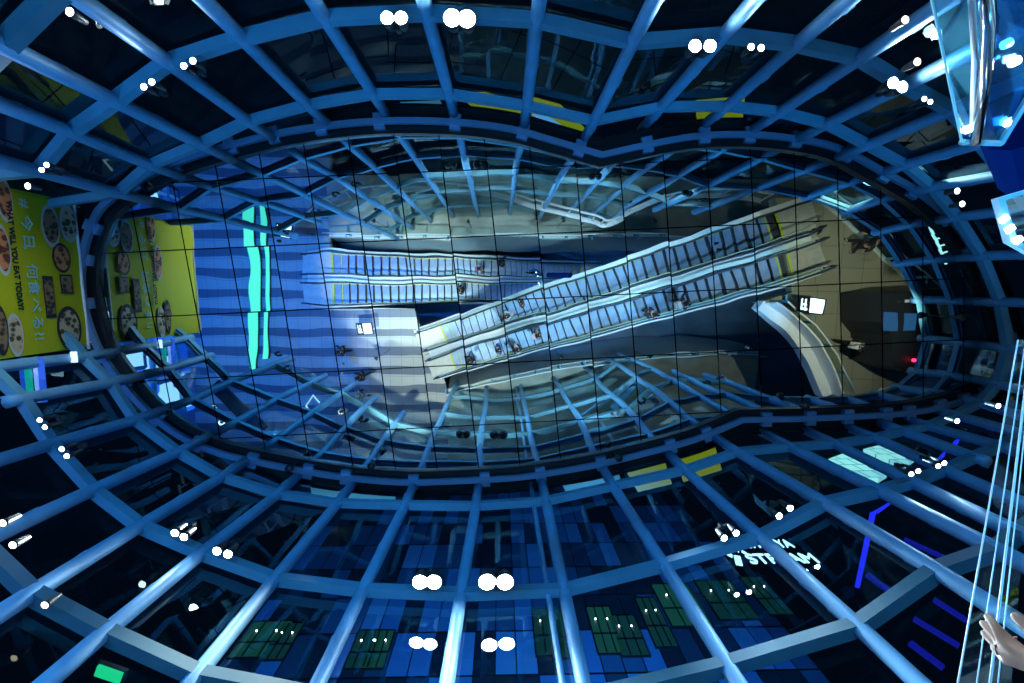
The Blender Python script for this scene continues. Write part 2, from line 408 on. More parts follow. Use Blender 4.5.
ld = bpy.data.lights.new('spot', 'SPOT'); ld.energy = 420; ld.spot_size = 1.6; ld.spot_blend = .6; ld.shadow_soft_size = .04; ld.color = (1, .97, .85)
lo = bpy.data.objects.new('spot_light', ld); COL.objects.link(lo); lo.location = U(28, 186, 6.97); lo['kind'] = 'helper'
lo.rotation_euler = Vector((-2.6, 1.2, 1.2)).to_track_quat('-Z', 'Y').to_euler()
# ------------------------------------------------------------------ floors
def paving(name, base, dark, pitch, duty):
    m = mat(name, base, .5); nt = m.node_tree; b = nt.nodes['Principled BSDF']
    tc = nt.nodes.new('ShaderNodeTexCoord'); sp = nt.nodes.new('ShaderNodeSeparateXYZ'); nt.links.new(tc.outputs['Object'], sp.inputs[0])
    fy = math_node(nt, 'FRACT', math_node(nt, 'DIVIDE', sp.outputs[1], pitch)); s = math_node(nt, 'LESS_THAN', fy, duty)
    fx = math_node(nt, 'FRACT', math_node(nt, 'DIVIDE', sp.outputs[0], .6)); fy2 = math_node(nt, 'FRACT', math_node(nt, 'DIVIDE', sp.outputs[1], pitch / 2))
    j = math_node(nt, 'MAXIMUM', math_node(nt, 'LESS_THAN', fx, .04), math_node(nt, 'LESS_THAN', fy2, .05))
    n = nt.nodes.new('ShaderNodeTexNoise'); n.inputs['Scale'].default_value = 1.2; nt.links.new(tc.outputs['Object'], n.inputs['Vector'])
    m1 = nt.nodes.new('ShaderNodeMixRGB'); m1.inputs[1].default_value = (*base, 1); m1.inputs[2].default_value = (*dark, 1); nt.links.new(s, m1.inputs[0])
    m2 = nt.nodes.new('ShaderNodeMixRGB'); m2.blend_type = 'MULTIPLY'; m2.inputs[2].default_value = (.6, .6, .62, 1)
    nt.links.new(math_node(nt, 'MAXIMUM', j, math_node(nt, 'MULTIPLY', n.outputs['Fac'], .5)), m2.inputs[0]); nt.links.new(m1.outputs[0], m2.inputs[1]); nt.links.new(m2.outputs[0], b.inputs['Base Color'])
    return m
PAVE = paving('striped_paving', (.50, .52, .50), (.14, .17, .22), 1.05, .42)
ZF = -3.2
mb = MB()
mb.prism([(-30, -14), (-8.95, -14), (-8.95, 14), (-30, 14)], ZF - .3, ZF)
mb.prism([(-8.95, .95), (-4.6, 1.05), (-2.9, 5.6), (-8.95, 5.9)], ZF - .3, ZF)
mb.prism([(-8.95, 5.9), (-2.9, 5.6), (-2.9, 14), (-8.95, 14)], ZF - .3, ZF)
struct(mb.build('floor', PAVE), 'blue-lit striped plaza paving')
mb = MB()
mb.prism([(-8.95, -6), (20, -6), (20, -4.6), (17, -2.6), (10, -2.75), (0, -2.7), (-8.95, -2.65)], ZF - .3, ZF)
low_in = catmull([Vector((-2.9, 5.5, 0)), Vector((1, 4.5, 0)), Vector((5.5, 3.85, 0)), Vector((10, 3.4, 0)), Vector((14.4, 3.4, 0))], 6, False)
mb.prism([(p.x, p.y) for p in low_in] + [(14.4, 14), (-2.9, 14)], ZF - .3, ZF)
struct(mb.build('floor_walkway', LEDGE), 'grey walkway along both sides of the escalator well')
ZD = -10.6
mb = MB(); mb.prism([(-10, -6), (22, -6), (22, 7), (-10, 7)], ZD - .3, ZD)
struct(mb.build('floor_lower', mat('lower_floor_blue', (.20, .32, .44), .35, noise=.3, nscale=.5)), 'lower floor at the foot of the well')
mb = MB()
up_in = catmull([Vector((-8.95, -2.7, 0)), Vector((0, -2.72, 0)), Vector((10, -2.78, 0)), Vector((17, -2.65, 0))], 6, False)
for line, dy in ((up_in, .35), (low_in, -.3)):
    n = len(line); prof = [(0, -.3), (.9, -1.3), (1.1, -3.2), (.3, -7.4)]
    vs = [Vector((p.x, p.y + dy * a, ZF + b)) for p in line for a, b in prof]
    mb.add(vs, [(i * 4 + k, i * 4 + k + 1, (i + 1) * 4 + k + 1, (i + 1) * 4 + k) for i in range(n - 1) for k in range(3)])
struct(mb.build('wall_well', CLAD, smooth=True), 'smooth curved cladding inside the escalator well')
mb = MB(); mb.box((-9.0, -.5, (ZF + ZD) / 2 - .3), (.1, 4.6, -ZD + ZF)); struct(mb.build('wall_well_end', DARK2))

def balustrade(line, name, lab, post=1.25, hgt=1.05):
    base = line[0]; t = thing(name, lab, 'balustrade', tuple(base))
    mb = MB(); n = len(line)
    mb.add([p + Vector((0, 0, z)) for p in line for z in (.08, hgt - .04)], [(2 * i, 2 * i + 2, 2 * i + 3, 2 * i + 1) for i in range(n - 1)]); mb.build('glass_panel', BGLASS, t)
    mb = MB(); mb.tube([p + Vector((0, 0, hgt)) for p in line], .035, 8); mb.build('handrail', DECK, t, True)
    mb = MB(); mb.beam([p + Vector((0, 0, .05)) for p in line], .12, .1); mb.build('base_channel', DECK, t)
    L = 0
    for a, b in zip(line, line[1:]):
        seg = (b - a).length; s = (post - L % post) % post
        while s < seg:
            p = a.lerp(b, s / seg); mb = MB(); mb.box(p + Vector((0, 0, hgt / 2)), (.05, .10, hgt)); mb.box(p + Vector((0, .14 if p.y < 0 else -.14, hgt - .12)), (.05, .26, .04)); mb.build('post', BEAM, t)
            s += post
        L += seg
balustrade([Vector((p.x, p.y - .08, ZF)) for p in up_in], 'glass_balustrade', 'straight glass balustrade with posts along the far side of the well')
balustrade([Vector((p.x, p.y + .08, ZF)) for p in low_in], 'glass_balustrade', 'gently curved glass balustrade along the near side of the well')

# ------------------------------------------------------------------ escalators
def escalator(x0, y0, z0, ang, run, rise, lab, lane_w=1.5, grp='escalators', land0=1.5, land1=1.5):
    """x0,y0,z0 centre of the comb at the start, going along ang; rise may be negative"""
    d = Vector((math.cos(ang), math.sin(ang), 0)); nn = Vector((-d.y, d.x, 0))
    t = thing('escalator', lab, 'escalator', (x0, y0, z0), grp); O = Vector((x0, y0, z0))
    R = Matrix.Rotation(ang, 3, 'Z')
    def zf(s):
        e = 1.2
        if s < e: f = (s / e) ** 2 * .5 * e
        elif s > run - e: f = (run - e) - (((run - s) / e) ** 2) * .5 * e
        else: f = s - e / 2
        return rise * f / (run - e)
    def P(s, o, z=0): return O + d * s + nn * o + Vector((0, 0, z + (zf(min(max(s, 0), run)))))
    n = int(run / .4)
    proto = None
    for k in range(n):
        s = .2 + k * .4; zz = (zf(s))
        if proto is None:
            mb = MB(); mb.box((0, 0, -.03), (.345, 1.0, .05), 0)
            for q in range(6): mb.box((0, -.42 + q * .168, .0), (.34, .03, .015), 0)
            mb.box((-.175, 0, -.10), (.02, 1.0, .16), 1)
            mb.box((0, .485, .004), (.345, .03, .012), 2); mb.box((0, -.485, .004), (.345, .03, .012), 2)
            proto = mb.build('step', [STEP, RISER, YEL]); st = proto
        else:
            st = proto.copy(); COL.objects.link(st)
        st.parent = t; st.location = d * s + Vector((0, 0, zz)); st.rotation_euler = (0, 0, ang if rise > 0 else ang + PI)
    ss = [-land0 * .75] + [i * run / 24 for i in range(25)] + [run + land1 * .75]
    mb = MB(); mb.beam([P(s, 0, -.32) for s in ss], lane_w * .98, .30, 1); mb.beam([P(s, 0, -.16) for s in ss], 1.02, .03, 0)
    mb.build('truss', [RISER, CLAD], t)
    for s0, s1, sgn in ((-land0, -.02, -1), (run + .02, run + land1, 1)):
        c = O + d * (s0 + s1) / 2 + Vector((0, 0, .012 + (0 if sgn < 0 else rise)))
        mb = MB(); mb.box(c, (s1 - s0, lane_w * .98, .05), 0, R); mb.build('landing_plate', PLATE, t)
        c = O + d * ((-.02) if sgn < 0 else run + .02) + Vector((0, 0, .045 + (0 if sgn < 0 else rise)))
        mb = MB(); mb.box(c, (.10, 1.0, .02), 0, R); mb.build('comb_plate', YEL, t)
        c = O + d * ((.42) if sgn < 0 else run - .42) + Vector((0, 0, .0 + zf(.42 if sgn < 0 else run - .42) + .02))
        mb = MB(); mb.box(c, (.05, 1.0, .02), 0, R); mb.build('warning_line', YEL, t)
    for o in (-1, 1):
        mb = MB(); mb.beam([P(s, o * (lane_w / 2 - .09), .16) for s in ss], .18, .05)
        mb.beam([P(s, o * .515, .02) for s in ss], .02, .2); mb.build('deck', DECK, t)
        gz = [P(s, o * .56, .12) for s in ss] ; n2 = len(gz)
        mb = MB(); mb.add([g + Vector((0, 0, z)) for g in gz for z in (0, .78)], [(2 * i, 2 * i + 2, 2 * i + 3, 2 * i + 1) for i in range(n2 - 1)])
        mb.build('balustrade_glass', BGLASS, t)
        hp = [P(s, o * .56, .93) for s in ss]
        a, b = ss[0], ss[-1]
        hp = [P(a, o * .56, .35), P(a - .2, o * .56, .5), P(a - .22, o * .56, .78)] + hp + [P(b + .22, o * .56, .78), P(b + .2, o * .56, .5), P(b, o * .56, .35)]
        mb = MB(); mb.tube(hp, .042, 8); mb.build('handrail', RUBBER, t, True)
        mb = MB(); mb.tube([P(s, o * .57, .885) for s in ss], .03, 6); mb.build('handrail_guide', DECK, t, True)
    return lambda s, o, z=0: P(s, o, z)

# diagonal pair
angB = math.atan2(-.334, .943); dB = Vector((.943, -.334, 0)); nB = Vector((.334, .943, 0))
runB, riseB, zB1 = 14.7, 6.9, 3.7
oB = {}
for key, off, lab in (('B1', 1.24, 'upper lane of the long diagonal escalator pair'), ('B2', 2.80, 'lower lane of the long diagonal escalator pair')):
    o = dB * (-3.65) + nB * off
    oB[key] = escalator(o.x, o.y, ZF, angB, runB, riseB, lab, 1.56)
oA = {}
for key, y, lab in (('A1', -1.39, 'upper lane of the straight escalator pair at left'), ('A2', .15, 'lower lane of the straight escalator pair at left')):
    oA[key] = escalator(-8.9, y, ZF, 0, 14.6, -7.4, lab, 1.52)

# ------------------------------------------------------------------ upper platform
ZP = 3.7
PX = [(775, 198), (815, 196), (850, 222), (885, 258), (930, 297), (975, 315), (985, 395), (930, 402), (870, 400), (838, 402), (826, 392), (808, 352), (785, 322), (757, 303), (792, 292), (783, 250)]
def tiles(name, base, sx=.9):
    m = mat(name, base, .35); nt = m.node_tree; b = nt.nodes['Principled BSDF']
    tc = nt.nodes.new('ShaderNodeTexCoord'); br = nt.nodes.new('ShaderNodeTexBrick'); nt.links.new(tc.outputs['Object'], br.inputs['Vector'])
    br.offset = 0; br.inputs['Scale'].default_value = 1; br.inputs['Brick Width'].default_value = sx; br.inputs['Row Height'].default_value = sx; br.inputs['Mortar Size'].default_value = .012
    br.inputs['Color1'].default_value = (*base, 1); br.inputs['Color2'].default_value = (*[c * .86 for c in base], 1); br.inputs['Mortar'].default_value = (*[c * .5 for c in base], 1)
    nt.links.new(br.outputs['Color'], b.inputs['Base Color']); return m
mb = MB(); mb.prism([tuple(M(x, y, ZP).xy) for x, y in PX], ZP - .45, ZP)
struct(mb.build('floor_upper', tiles('platform_stone', (.34, .33, .25))), 'beige stone upper platform at the head of the escalators')
cv = catmull([M(x, y, ZP + .1) for x, y in ((757, 305), (784, 326), (806, 354), (824, 394))], 6, False)
mb = MB(); mb.beam(cv, .42, .5); mb.beam([p + Vector((.2, -.1, .5)) for p in cv], .06, .9)
tag(mb.build('curved_parapet', DECK), 'curved pale parapet band below the head of the diagonal escalators', 'parapet')
balustrade([M(x, y, ZP) + Vector((.25, -.1, .02)) for x, y in ((764, 304), (790, 325), (812, 352), (830, 390))], 'glass_balustrade', 'curved glass balustrade along the edge of the upper platform')
balustrade([M(x, y, ZP + .02) for x, y in ((815, 198), (848, 224), (880, 256), (925, 296))], 'glass_balustrade', 'diagonal glass balustrade on the far edge of the upper platform')
# kiosk
kt = M(915, 332, 5.6); kio = thing('lift_housing', 'dark boxy lift housing on the upper platform', 'lift housing', (kt.x, kt.y, ZP))
KP = [(880, 292), (955, 290), (955, 378), (915, 374), (893, 366), (890, 335), (880, 322)]
mb = MB(); mb.prism([tuple(M(x, y, 5.6).xy) for x, y in KP], ZP, 5.6); mb.prism([tuple(M(x, y, 5.7).lerp(M(915, 330, 5.7), .04).xy) for x, y in KP], 5.6, 5.66)
mb.build('housing', mat('housing_dark', (.018, .022, .03), .5), kio)
for cx in (889.5, 908.5):
    a = M(cx, 321, 5.7); mb = MB(); mb.box(a, (.44, .62, .05)); mb.build('roof_hatch', glow('hatch_blue', (.03, .16, .40), .55), kio)
a = M(913, 360, 5.75); mb = MB(); mb.tube([a, a + Vector((0, 0, .06))], .06, 10); mb.build('warning_light', glow('red_led', (1, .02, .08), 6), kio)
mb = MB(); a = M(918, 301, 5.75); mb.box(a, (1.0, .10, .06)); mb.build('roof_rail', DECK, kio)

# stair down at right (light wedge)
mb = MB(); mb.prism([tuple(M(x, y, 4.6).xy) for x, y in ((876, 396), (884, 388), (930, 378), (960, 384), (935, 392))], 4.5, 4.62)
tag(mb.build('ramp_cover', STEELW), 'pale wedge shaped cover at the right tip of the mirror', 'cover')

# ------------------------------------------------------------------ signs in the hall
def lit_sign(px, py, z, w, h, ang, lab, body=None, col=(.75, .95, 1), s=3, mirror=True, icon=None):
    p = M(px, py, z) if mirror else U(px, py, z)
    t = thing('lit_sign', lab, 'sign', tuple(p))
    R = Matrix.Rotation(ang, 3, 'Z')
    mb = MB(); mb.box(p, (w + .08, h + .08, .08), 0, R); mb.build('casing', DARK, t)
    mb = MB(); mb.box(p + R @ Vector((w * .18, 0, .045)), (w * .55, h, .02), 0, R); mb.build('display', glow('sign_%s' % lab[:12], col, s), t)
    mb = MB()
    for q in (-.42, -.27): mb.box(p + R @ Vector((w * q, 0, .045)), (w * .05, h * .8, .02), 0, R)
    mb.box(p + R @ Vector((w * -.3, h * .3, .045)), (w * .2, h * .15, .02), 0, R)
    mb.box(p + R @ Vector((w * -.3, 0, .045)), (w * .15, h * .12, .02), 0, R)
    mb.build('lettering', glow('sign_%s' % lab[:12], col, s), t)
lit_sign(811, 305, 4.9, .9, .5, .1, 'small white lit sign board at the edge of the upper platform')
lit_sign(366, 328, -1.6, .75, .55, -.1, 'white lit sign board on the striped paving left of the escalators')
lit_sign(283, 232, -1.0, .8, .55, .2, 'white lit sign board at upper left of the plaza')
# glowing vertical strips on the plaza
for (x, w, lab) in ((250.5, .46, 'widest glowing cyan-green light strip across the blue plaza'), (264, .2, 'narrow glowing cyan light strip right of the widest one')):
    A, B = M(x, 205, -3.0), M(x + 3, 370 if x < 255 else 360, -3.0)
    t = thing('light_strip', lab, 'light', tuple(A), 'glowing strips on the plaza')
    mb = MB(); mb.beam([A, B], w, .1); mb.build('diffuser', glow('strip_cyan', (.10, .95, .72), 1.3), t)
    mb = MB(); mb.beam([A - Vector((0, 0, .1)), B - Vector((0, 0, .1))], w + .08, .1); mb.build('base', DARK, t)
# diamond sign
p = M(315, 405, 2.0)
mb = MB(); q = [p + Vector((.38 * math.cos(a), .5 * math.sin(a), 0)) for a in (0, PI / 2, PI, 3 * PI / 2)]
mb.beam(q, .06, .06, closed=True); tag(mb.build('diamond_sign', glow('diamond_white', (.6, .9, .95), 1.4)), 'outlined white diamond sign at lower left in the mirror', 'sign')
# dark board with numerals
A, B = M(215, 385, 3.0), M(262, 432, 3.0)
t = thing('direction_board', 'dark slanting board with glowing numerals at lower left in the mirror', 'sign', tuple(A))
mb = MB(); mb.beam([A, B], .55, .12); mb.build('board', DARK, t)
d_ = (B - A).normalized(); an = math.atan2(d_.y, d_.x)
text_obj('lettering', '20', .62, M(226, 417, 3.1), (0, 0, an + .2), glow('board_letters', (.75, .95, 1), 2.2), t)
text_obj('lettering', 'm1', .34, M(214, 404, 3.1), (0, 0, an + .2), glow('board_letters', (.75, .95, 1), 2.2), t)
# green-white sign on the far right
p = M(936, 246, 6.0); t = thing('lit_sign', 'glowing pale vertical sign letters at right between mirror and platform', 'sign', tuple(p))
for k in range(5):
    mb = MB(); c = p + Vector((-.18 + k * .13, -.5 + k * .25, 0))
    mb.box(c, (.30, .05, .05), 0, Matrix.Rotation(1.0, 3, 'Z')); mb.box(c + Vector((.1, 0, 0)), (.2, .05, .05), 0, Matrix.Rotation(-.3, 3, 'Z')); mb.build('letter', glow('pale_letters', (.5, .95, .9), 1.6), t)
# white canopy frame below the hall
t = thing('roof_frame', 'white framed roof lights with a peaked top below the escalators in the mirror', 'roof frame', tuple(M(630, 405, 1.5)))
for a, b, w, mm in (((578, 424), (660, 400), .34, STEELW), ((585, 436), (650, 417), .22, STEELW), ((620, 408), (646, 436), .22, STEELW), ((655, 400), (690, 430), .24, STEELW), ((600, 420), (612, 441), .14, STEELW),
                 ((633, 382), (612, 408), .22, STEEL), ((633, 382), (658, 402), .22, STEEL), ((633, 382), (575, 420), .08, STEEL), ((560, 430), (578, 424), .2, STEELW)):
    mb = MB(); mb.beam([M(*a, 1.5), M(*b, 1.5)], w, .16); mb.build('bar', mm, t)
mb = MB(); mb.add([M(633, 383, 1.45), M(578, 424, 1.45), M(660, 400, 1.45)], [(0, 1, 2)]); mb.build('glazing', BGLASS, t)
t = thing('upper_railing', 'pale arched railing above the escalators in the mirror', 'railing', tuple(M(400, 175, .2)))
ln = catmull([M(x, y + 9, .2) for x, y in ((315, 212), (335, 196), (375, 184), (430, 180), (490, 184), (540, 200), (590, 212), (603, 216), (630, 205), (670, 190), (720, 186), (760, 192))], 4, False, )
mb = MB(); mb.beam(ln, .2, .1); mb.build('ledge', STEELW, t)
mb = MB(); mb.tube([p + Vector((0, -.1, 1.0)) for p in ln], .05, 8); mb.build('handrail', DECK, t)
for p in ln[::2]:
    mb = MB(); mb.beam([p, p + Vector((0, -.1, .5)), p + Vector((0, -.1, 1.0))], .04, .04); mb.tube([p, p + Vector((0, -.1, 1.0))], .025, 6); mb.build('post', DECK, t)

# ------------------------------------------------------------------ banner
XB = -9.28
def BP(px, py):               # a point of the banner plane seen at that spot of the photograph
    d = Fw * F + Rt * (px - 512) - Up * (py - 341.5); k = XB / d.x
    return Vector((XB, d.y * k, d.z * k))
ba = thing('hanging_banner', 'yellow-green food banner with pale blue Japanese writing hanging at left', 'banner', (XB, -.3, 7.3))
y0, y1, z0, z1 = BP(82, 203).y, BP(82, 348).y, 7.3, BP(82, 270).z
mb = MB(); nx = 16
vs = []
for i in range(nx + 1):
    for k in range(9):
        y = y0 + (y1 - y0) * i / nx; z = z0 + (z1 - z0) * k / 8
        vs.append(Vector((XB - .03 + .012 * math.sin(i * .9 + k * .3), y, z)))
mb.add(vs, [(i * 9 + k, (i + 1) * 9 + k, (i + 1) * 9 + k + 1, i * 9 + k + 1) for i in range(nx) for k in range(8)])
bo = mb.build('fabric', mat('banner_yellow', (.42, .50, .008), .7, emit=(.42, .50, .008), es=.0), ba, True)
mb = MB(); mb.tube([(XB - .03, y0 - .05, z1), (XB - .03, y1 + .05, z1)], .03, 8); mb.build('top_rod', DECK, ba)
mb = MB(); mb.tube([(XB - .03, y0 - .05, z0), (XB - .03, y1 + .05, z0)], .03, 8); mb.build('bottom_rod', DECK, ba)
for y in (y0 + .1, y1 - .1):
    mb = MB(); mb.tube([(XB - .03, y, z1), (XB - .03, y, H)], .012, 6); mb.build('cable', DECK, ba)
def food(name, c1, c2, sc):
    m = mat(name, c1, .6); nt = m.node_tree; b = nt.nodes['Principled BSDF']
    tc = nt.nodes.new('ShaderNodeTexCoord'); v = nt.nodes.new('ShaderNodeTexVoronoi'); v.inputs['Scale'].default_value = sc; nt.links.new(tc.outputs['Object'], v.inputs['Vector'])
    r = nt.nodes.new('ShaderNodeValToRGB'); e = r.color_ramp.elements; e[0].color = (*c1, 1); e[1].color = (*c2, 1); e[1].position = .6
    k = r.color_ramp.elements.new(.35); k.color = (.02, .02, .015, 1)
    nt.links.new(v.outputs['Distance'], r.inputs['Fac']); nt.links.new(r.outputs['Color'], b.inputs['Base Color']); return m
F1 = food('food_greens', (.06, .12, .02), (.5, .45, .3), 9); F2 = food('food_red', (.30, .03, .01), (.6, .25, .1), 8); F3 = food('food_dark', (.02, .03, .03), (.25, .16, .08), 10)
PLT = mat('printed_bowl_white', (.45, .55, .6), .6)
PLK = mat('printed_bowl_black', (.01, .012, .02), .6)
for (cx, cy, hw, hh, fm, pm, rect) in ((50, 226, 9, 21, F3, PLT, 0), (68, 224, 8.5, 18, F1, PLT, 0), (61, 258, 9, 15, F2, PLK, 0), (49, 297, 5.5, 22, F3, PLK, 1), (66, 284, 6.5, 10, F3, PLK, 1),
                               (69, 328, 12, 22, F1, PLK, 0), (2, 250, 8, 26, F2, PLT, 0), (0, 330, 8, 26, F3, PLK, 0), (15, 335, 8, 22, F1, PLT, 0), (4, 200, 8, 22, F2, PLT, 0)):
    cc = BP(cx, cy); ry = abs(BP(cx, cy + hh).y - cc.y); rz = abs(BP(cx + hw, cy).z - cc.z)
    n = 4 if rect else 24; a0 = PI / 4 if rect else 0; kf = 1.35 if rect else 1
    mb = MB(); mb.add([Vector((XB + .012, cc.y, cc.z))] + [Vector((XB + .012, cc.y + kf * ry * math.cos(a0 + 2 * PI * q / n), cc.z + kf * rz * math.sin(a0 + 2 * PI * q / n))) for q in range(n)], [(0, 1 + q, 1 + (q + 1) % n) for q in range(n)]); mb.build('printed_bowl', pm, ba)
    mb = MB(); mb.add([Vector((XB + .018, cc.y, cc.z))] + [Vector((XB + .018, cc.y + kf * .82 * ry * math.cos(a0 + 2 * PI * q / n), cc.z + kf * .82 * rz * math.sin(a0 + 2 * PI * q / n))) for q in range(n)], [(0, 1 + q, 1 + (q + 1) % n) for q in range(n)]); mb.build('printed_food', fm, ba)
TB = mat('banner_blue_print', (.25, .62, .75), .6); TK = mat('banner_black_print', (.01, .012, .01), .6)
a, b = BP(25, 204), BP(25, 342)
j = ['#', '今', '日', ',', '何', '食', 'べ', 'る', '?!']
js = [206, 222, 240, 253, 270, 286, 304, 322, 339]
for ch, yy in zip(j, js):
    c = BP(27.5, yy); text_obj('lettering', ch, .25, (XB + .02, c.y - .13, BP(26.5, 270).z), (PI / 2, 0, PI / 2), TB, ba, ext=.002, sx=1.25)
text_obj('lettering', 'WHAT WILL YOU EAT TODAY?', .135, (XB + .02, BP(20, 203).y, BP(13, 270).z), (PI / 2, 0, PI / 2), TK, ba, ext=.002, sx=1.08, bold=.006)

# ------------------------------------------------------------------ near glass screens at right
def near_poly(pts, z0, z1=None): return [U(x, y, z0 if z1 is None else z1) for x, y in pts]
t = thing('glass_screen', 'bright blue glass screen with a steel handrail at the upper right corner', 'screen', tuple(U(965, 70, 1.6)))
# tall pane: its lower edge nearer the lens
e = [U(928, -20, 1.25), U(945, 62, 1.45), U(962, 142, 1.7)]; g = [U(1060, -60, 1.35), U(1045, 40, 1.55), U(1001, 143, 1.78)]
mb = MB(); mb.add(e + g, [(0, 1, 4, 3), (1, 2, 5, 4)]); mb.build('pane', glass_mat('screen_glass', (.22, .60, .95), 1.1, .12, (.3, .75, 1)), t)
mb = MB(); mb.tube(e, .004, 6); mb.tube([e[2], g[2]], .012, 6); mb.tube([g[2], U(1030, 95, 1.6)], .012, 6); mb.build('polished_edge', EDGE, t)
mb = MB(); mb.tube([U(987, -30, 1.2), U(988, 30, 1.3), U(985, 80, 1.45), U(976, 142, 1.7)], .016, 10); mb.build('handrail', CHROME, t, True)
mb = MB(); mb.tube([U(970, -30, 1.3), U(975, 60, 1.4), U(972, 135, 1.7)], .008, 10); mb.build('rail_guide', DECK, t, True)
mb = MB(); mb.add([U(1003, -10, 1.35), U(1040, -10, 1.35), U(1040, 100, 1.65), U(985, 140, 1.75)], [(0, 1, 2, 3)]); mb.build('back_pane', glass_mat('screen_glass_back', (.15, .5, .95), 1.3, .2, (.2, .6, 1)), t)
for (x, y, z) in ((971, 128, 1.66), (1011, 121, 1.7), (1010, 42, 1.5), (1018, 60, 1.5)):
    p = U(x, y, z); mb = MB(); mb.tube([p, p + Vector((0, 0, .02))], .014, 10); mb.build('glow_fixing', LENSS, t)  # glow painted onto the fixings, which are no lamps
t = thing('glass_guard', 'tall clear glass guard with pale parallel rails along the right edge', 'guard', tuple(U(1000, 500, 1.5)))
A0, A1, B0, B1 = U(1018, 340, 1.75), U(955, 700, 1.25), U(1040, 340, 1.75), U(1010, 700, 1.25)
mb = MB(); mb.add([A0, A0.lerp(A1, .5), A1, B0, B0.lerp(B1, .5), B1], [(0, 1, 4, 3), (1, 2, 5, 4)]); mb.build('pane', BGLASS, t)
mb = MB()
for f, r in ((0, .0025), (.35, .0018), (.6, .0035), (.75, .0018)): mb.tube([A0.lerp(B0, f), A1.lerp(B1, f)], r, 6)
mb.build('rail', DECK, t)
# dark blue column at the right edge
mat('deep_blue_paint', (.001, .008, .06), 1.0).node_tree.nodes['Principled BSDF'].inputs['Specular IOR Level'].default_value = 0
mb = MB(); mb.tube([U(1026, 175, 2.6), U(1016, 120, 1.9)], .12, 12)
tag(mb.build('blue_post', mat('deep_blue_paint', (.002, .012, .10), .8)), 'deep blue post at the right edge under the glass screen', 'post')
t = thing('framed_panel', 'pale blue framed glass panel at the right edge of the view', 'panel', tuple(U(1015, 240, 1.6)))
fr = [U(998, 200, 1.6), U(1030, 190, 1.6), U(1040, 262, 1.6), U(1010, 240, 1.6)]
mb = MB(); mb.beam(fr, .026, .026, closed=True); mb.build('frame', STEEL, t)
mb = MB(); mb.add(fr, [(0, 1, 2, 3)]); mb.build('pane', BGLASS, t)
for (x, y) in ((1004, 219), (1010, 229), (1018, 240)):
    mb = MB(); mb.box(U(x, y, 1.57), (.018, .026, .01), 0, Matrix.Rotation(.9, 3, 'Z')); mb.build('glint_tab', LENSS, t)  # glowing tabs stand in for white reflections on the glass

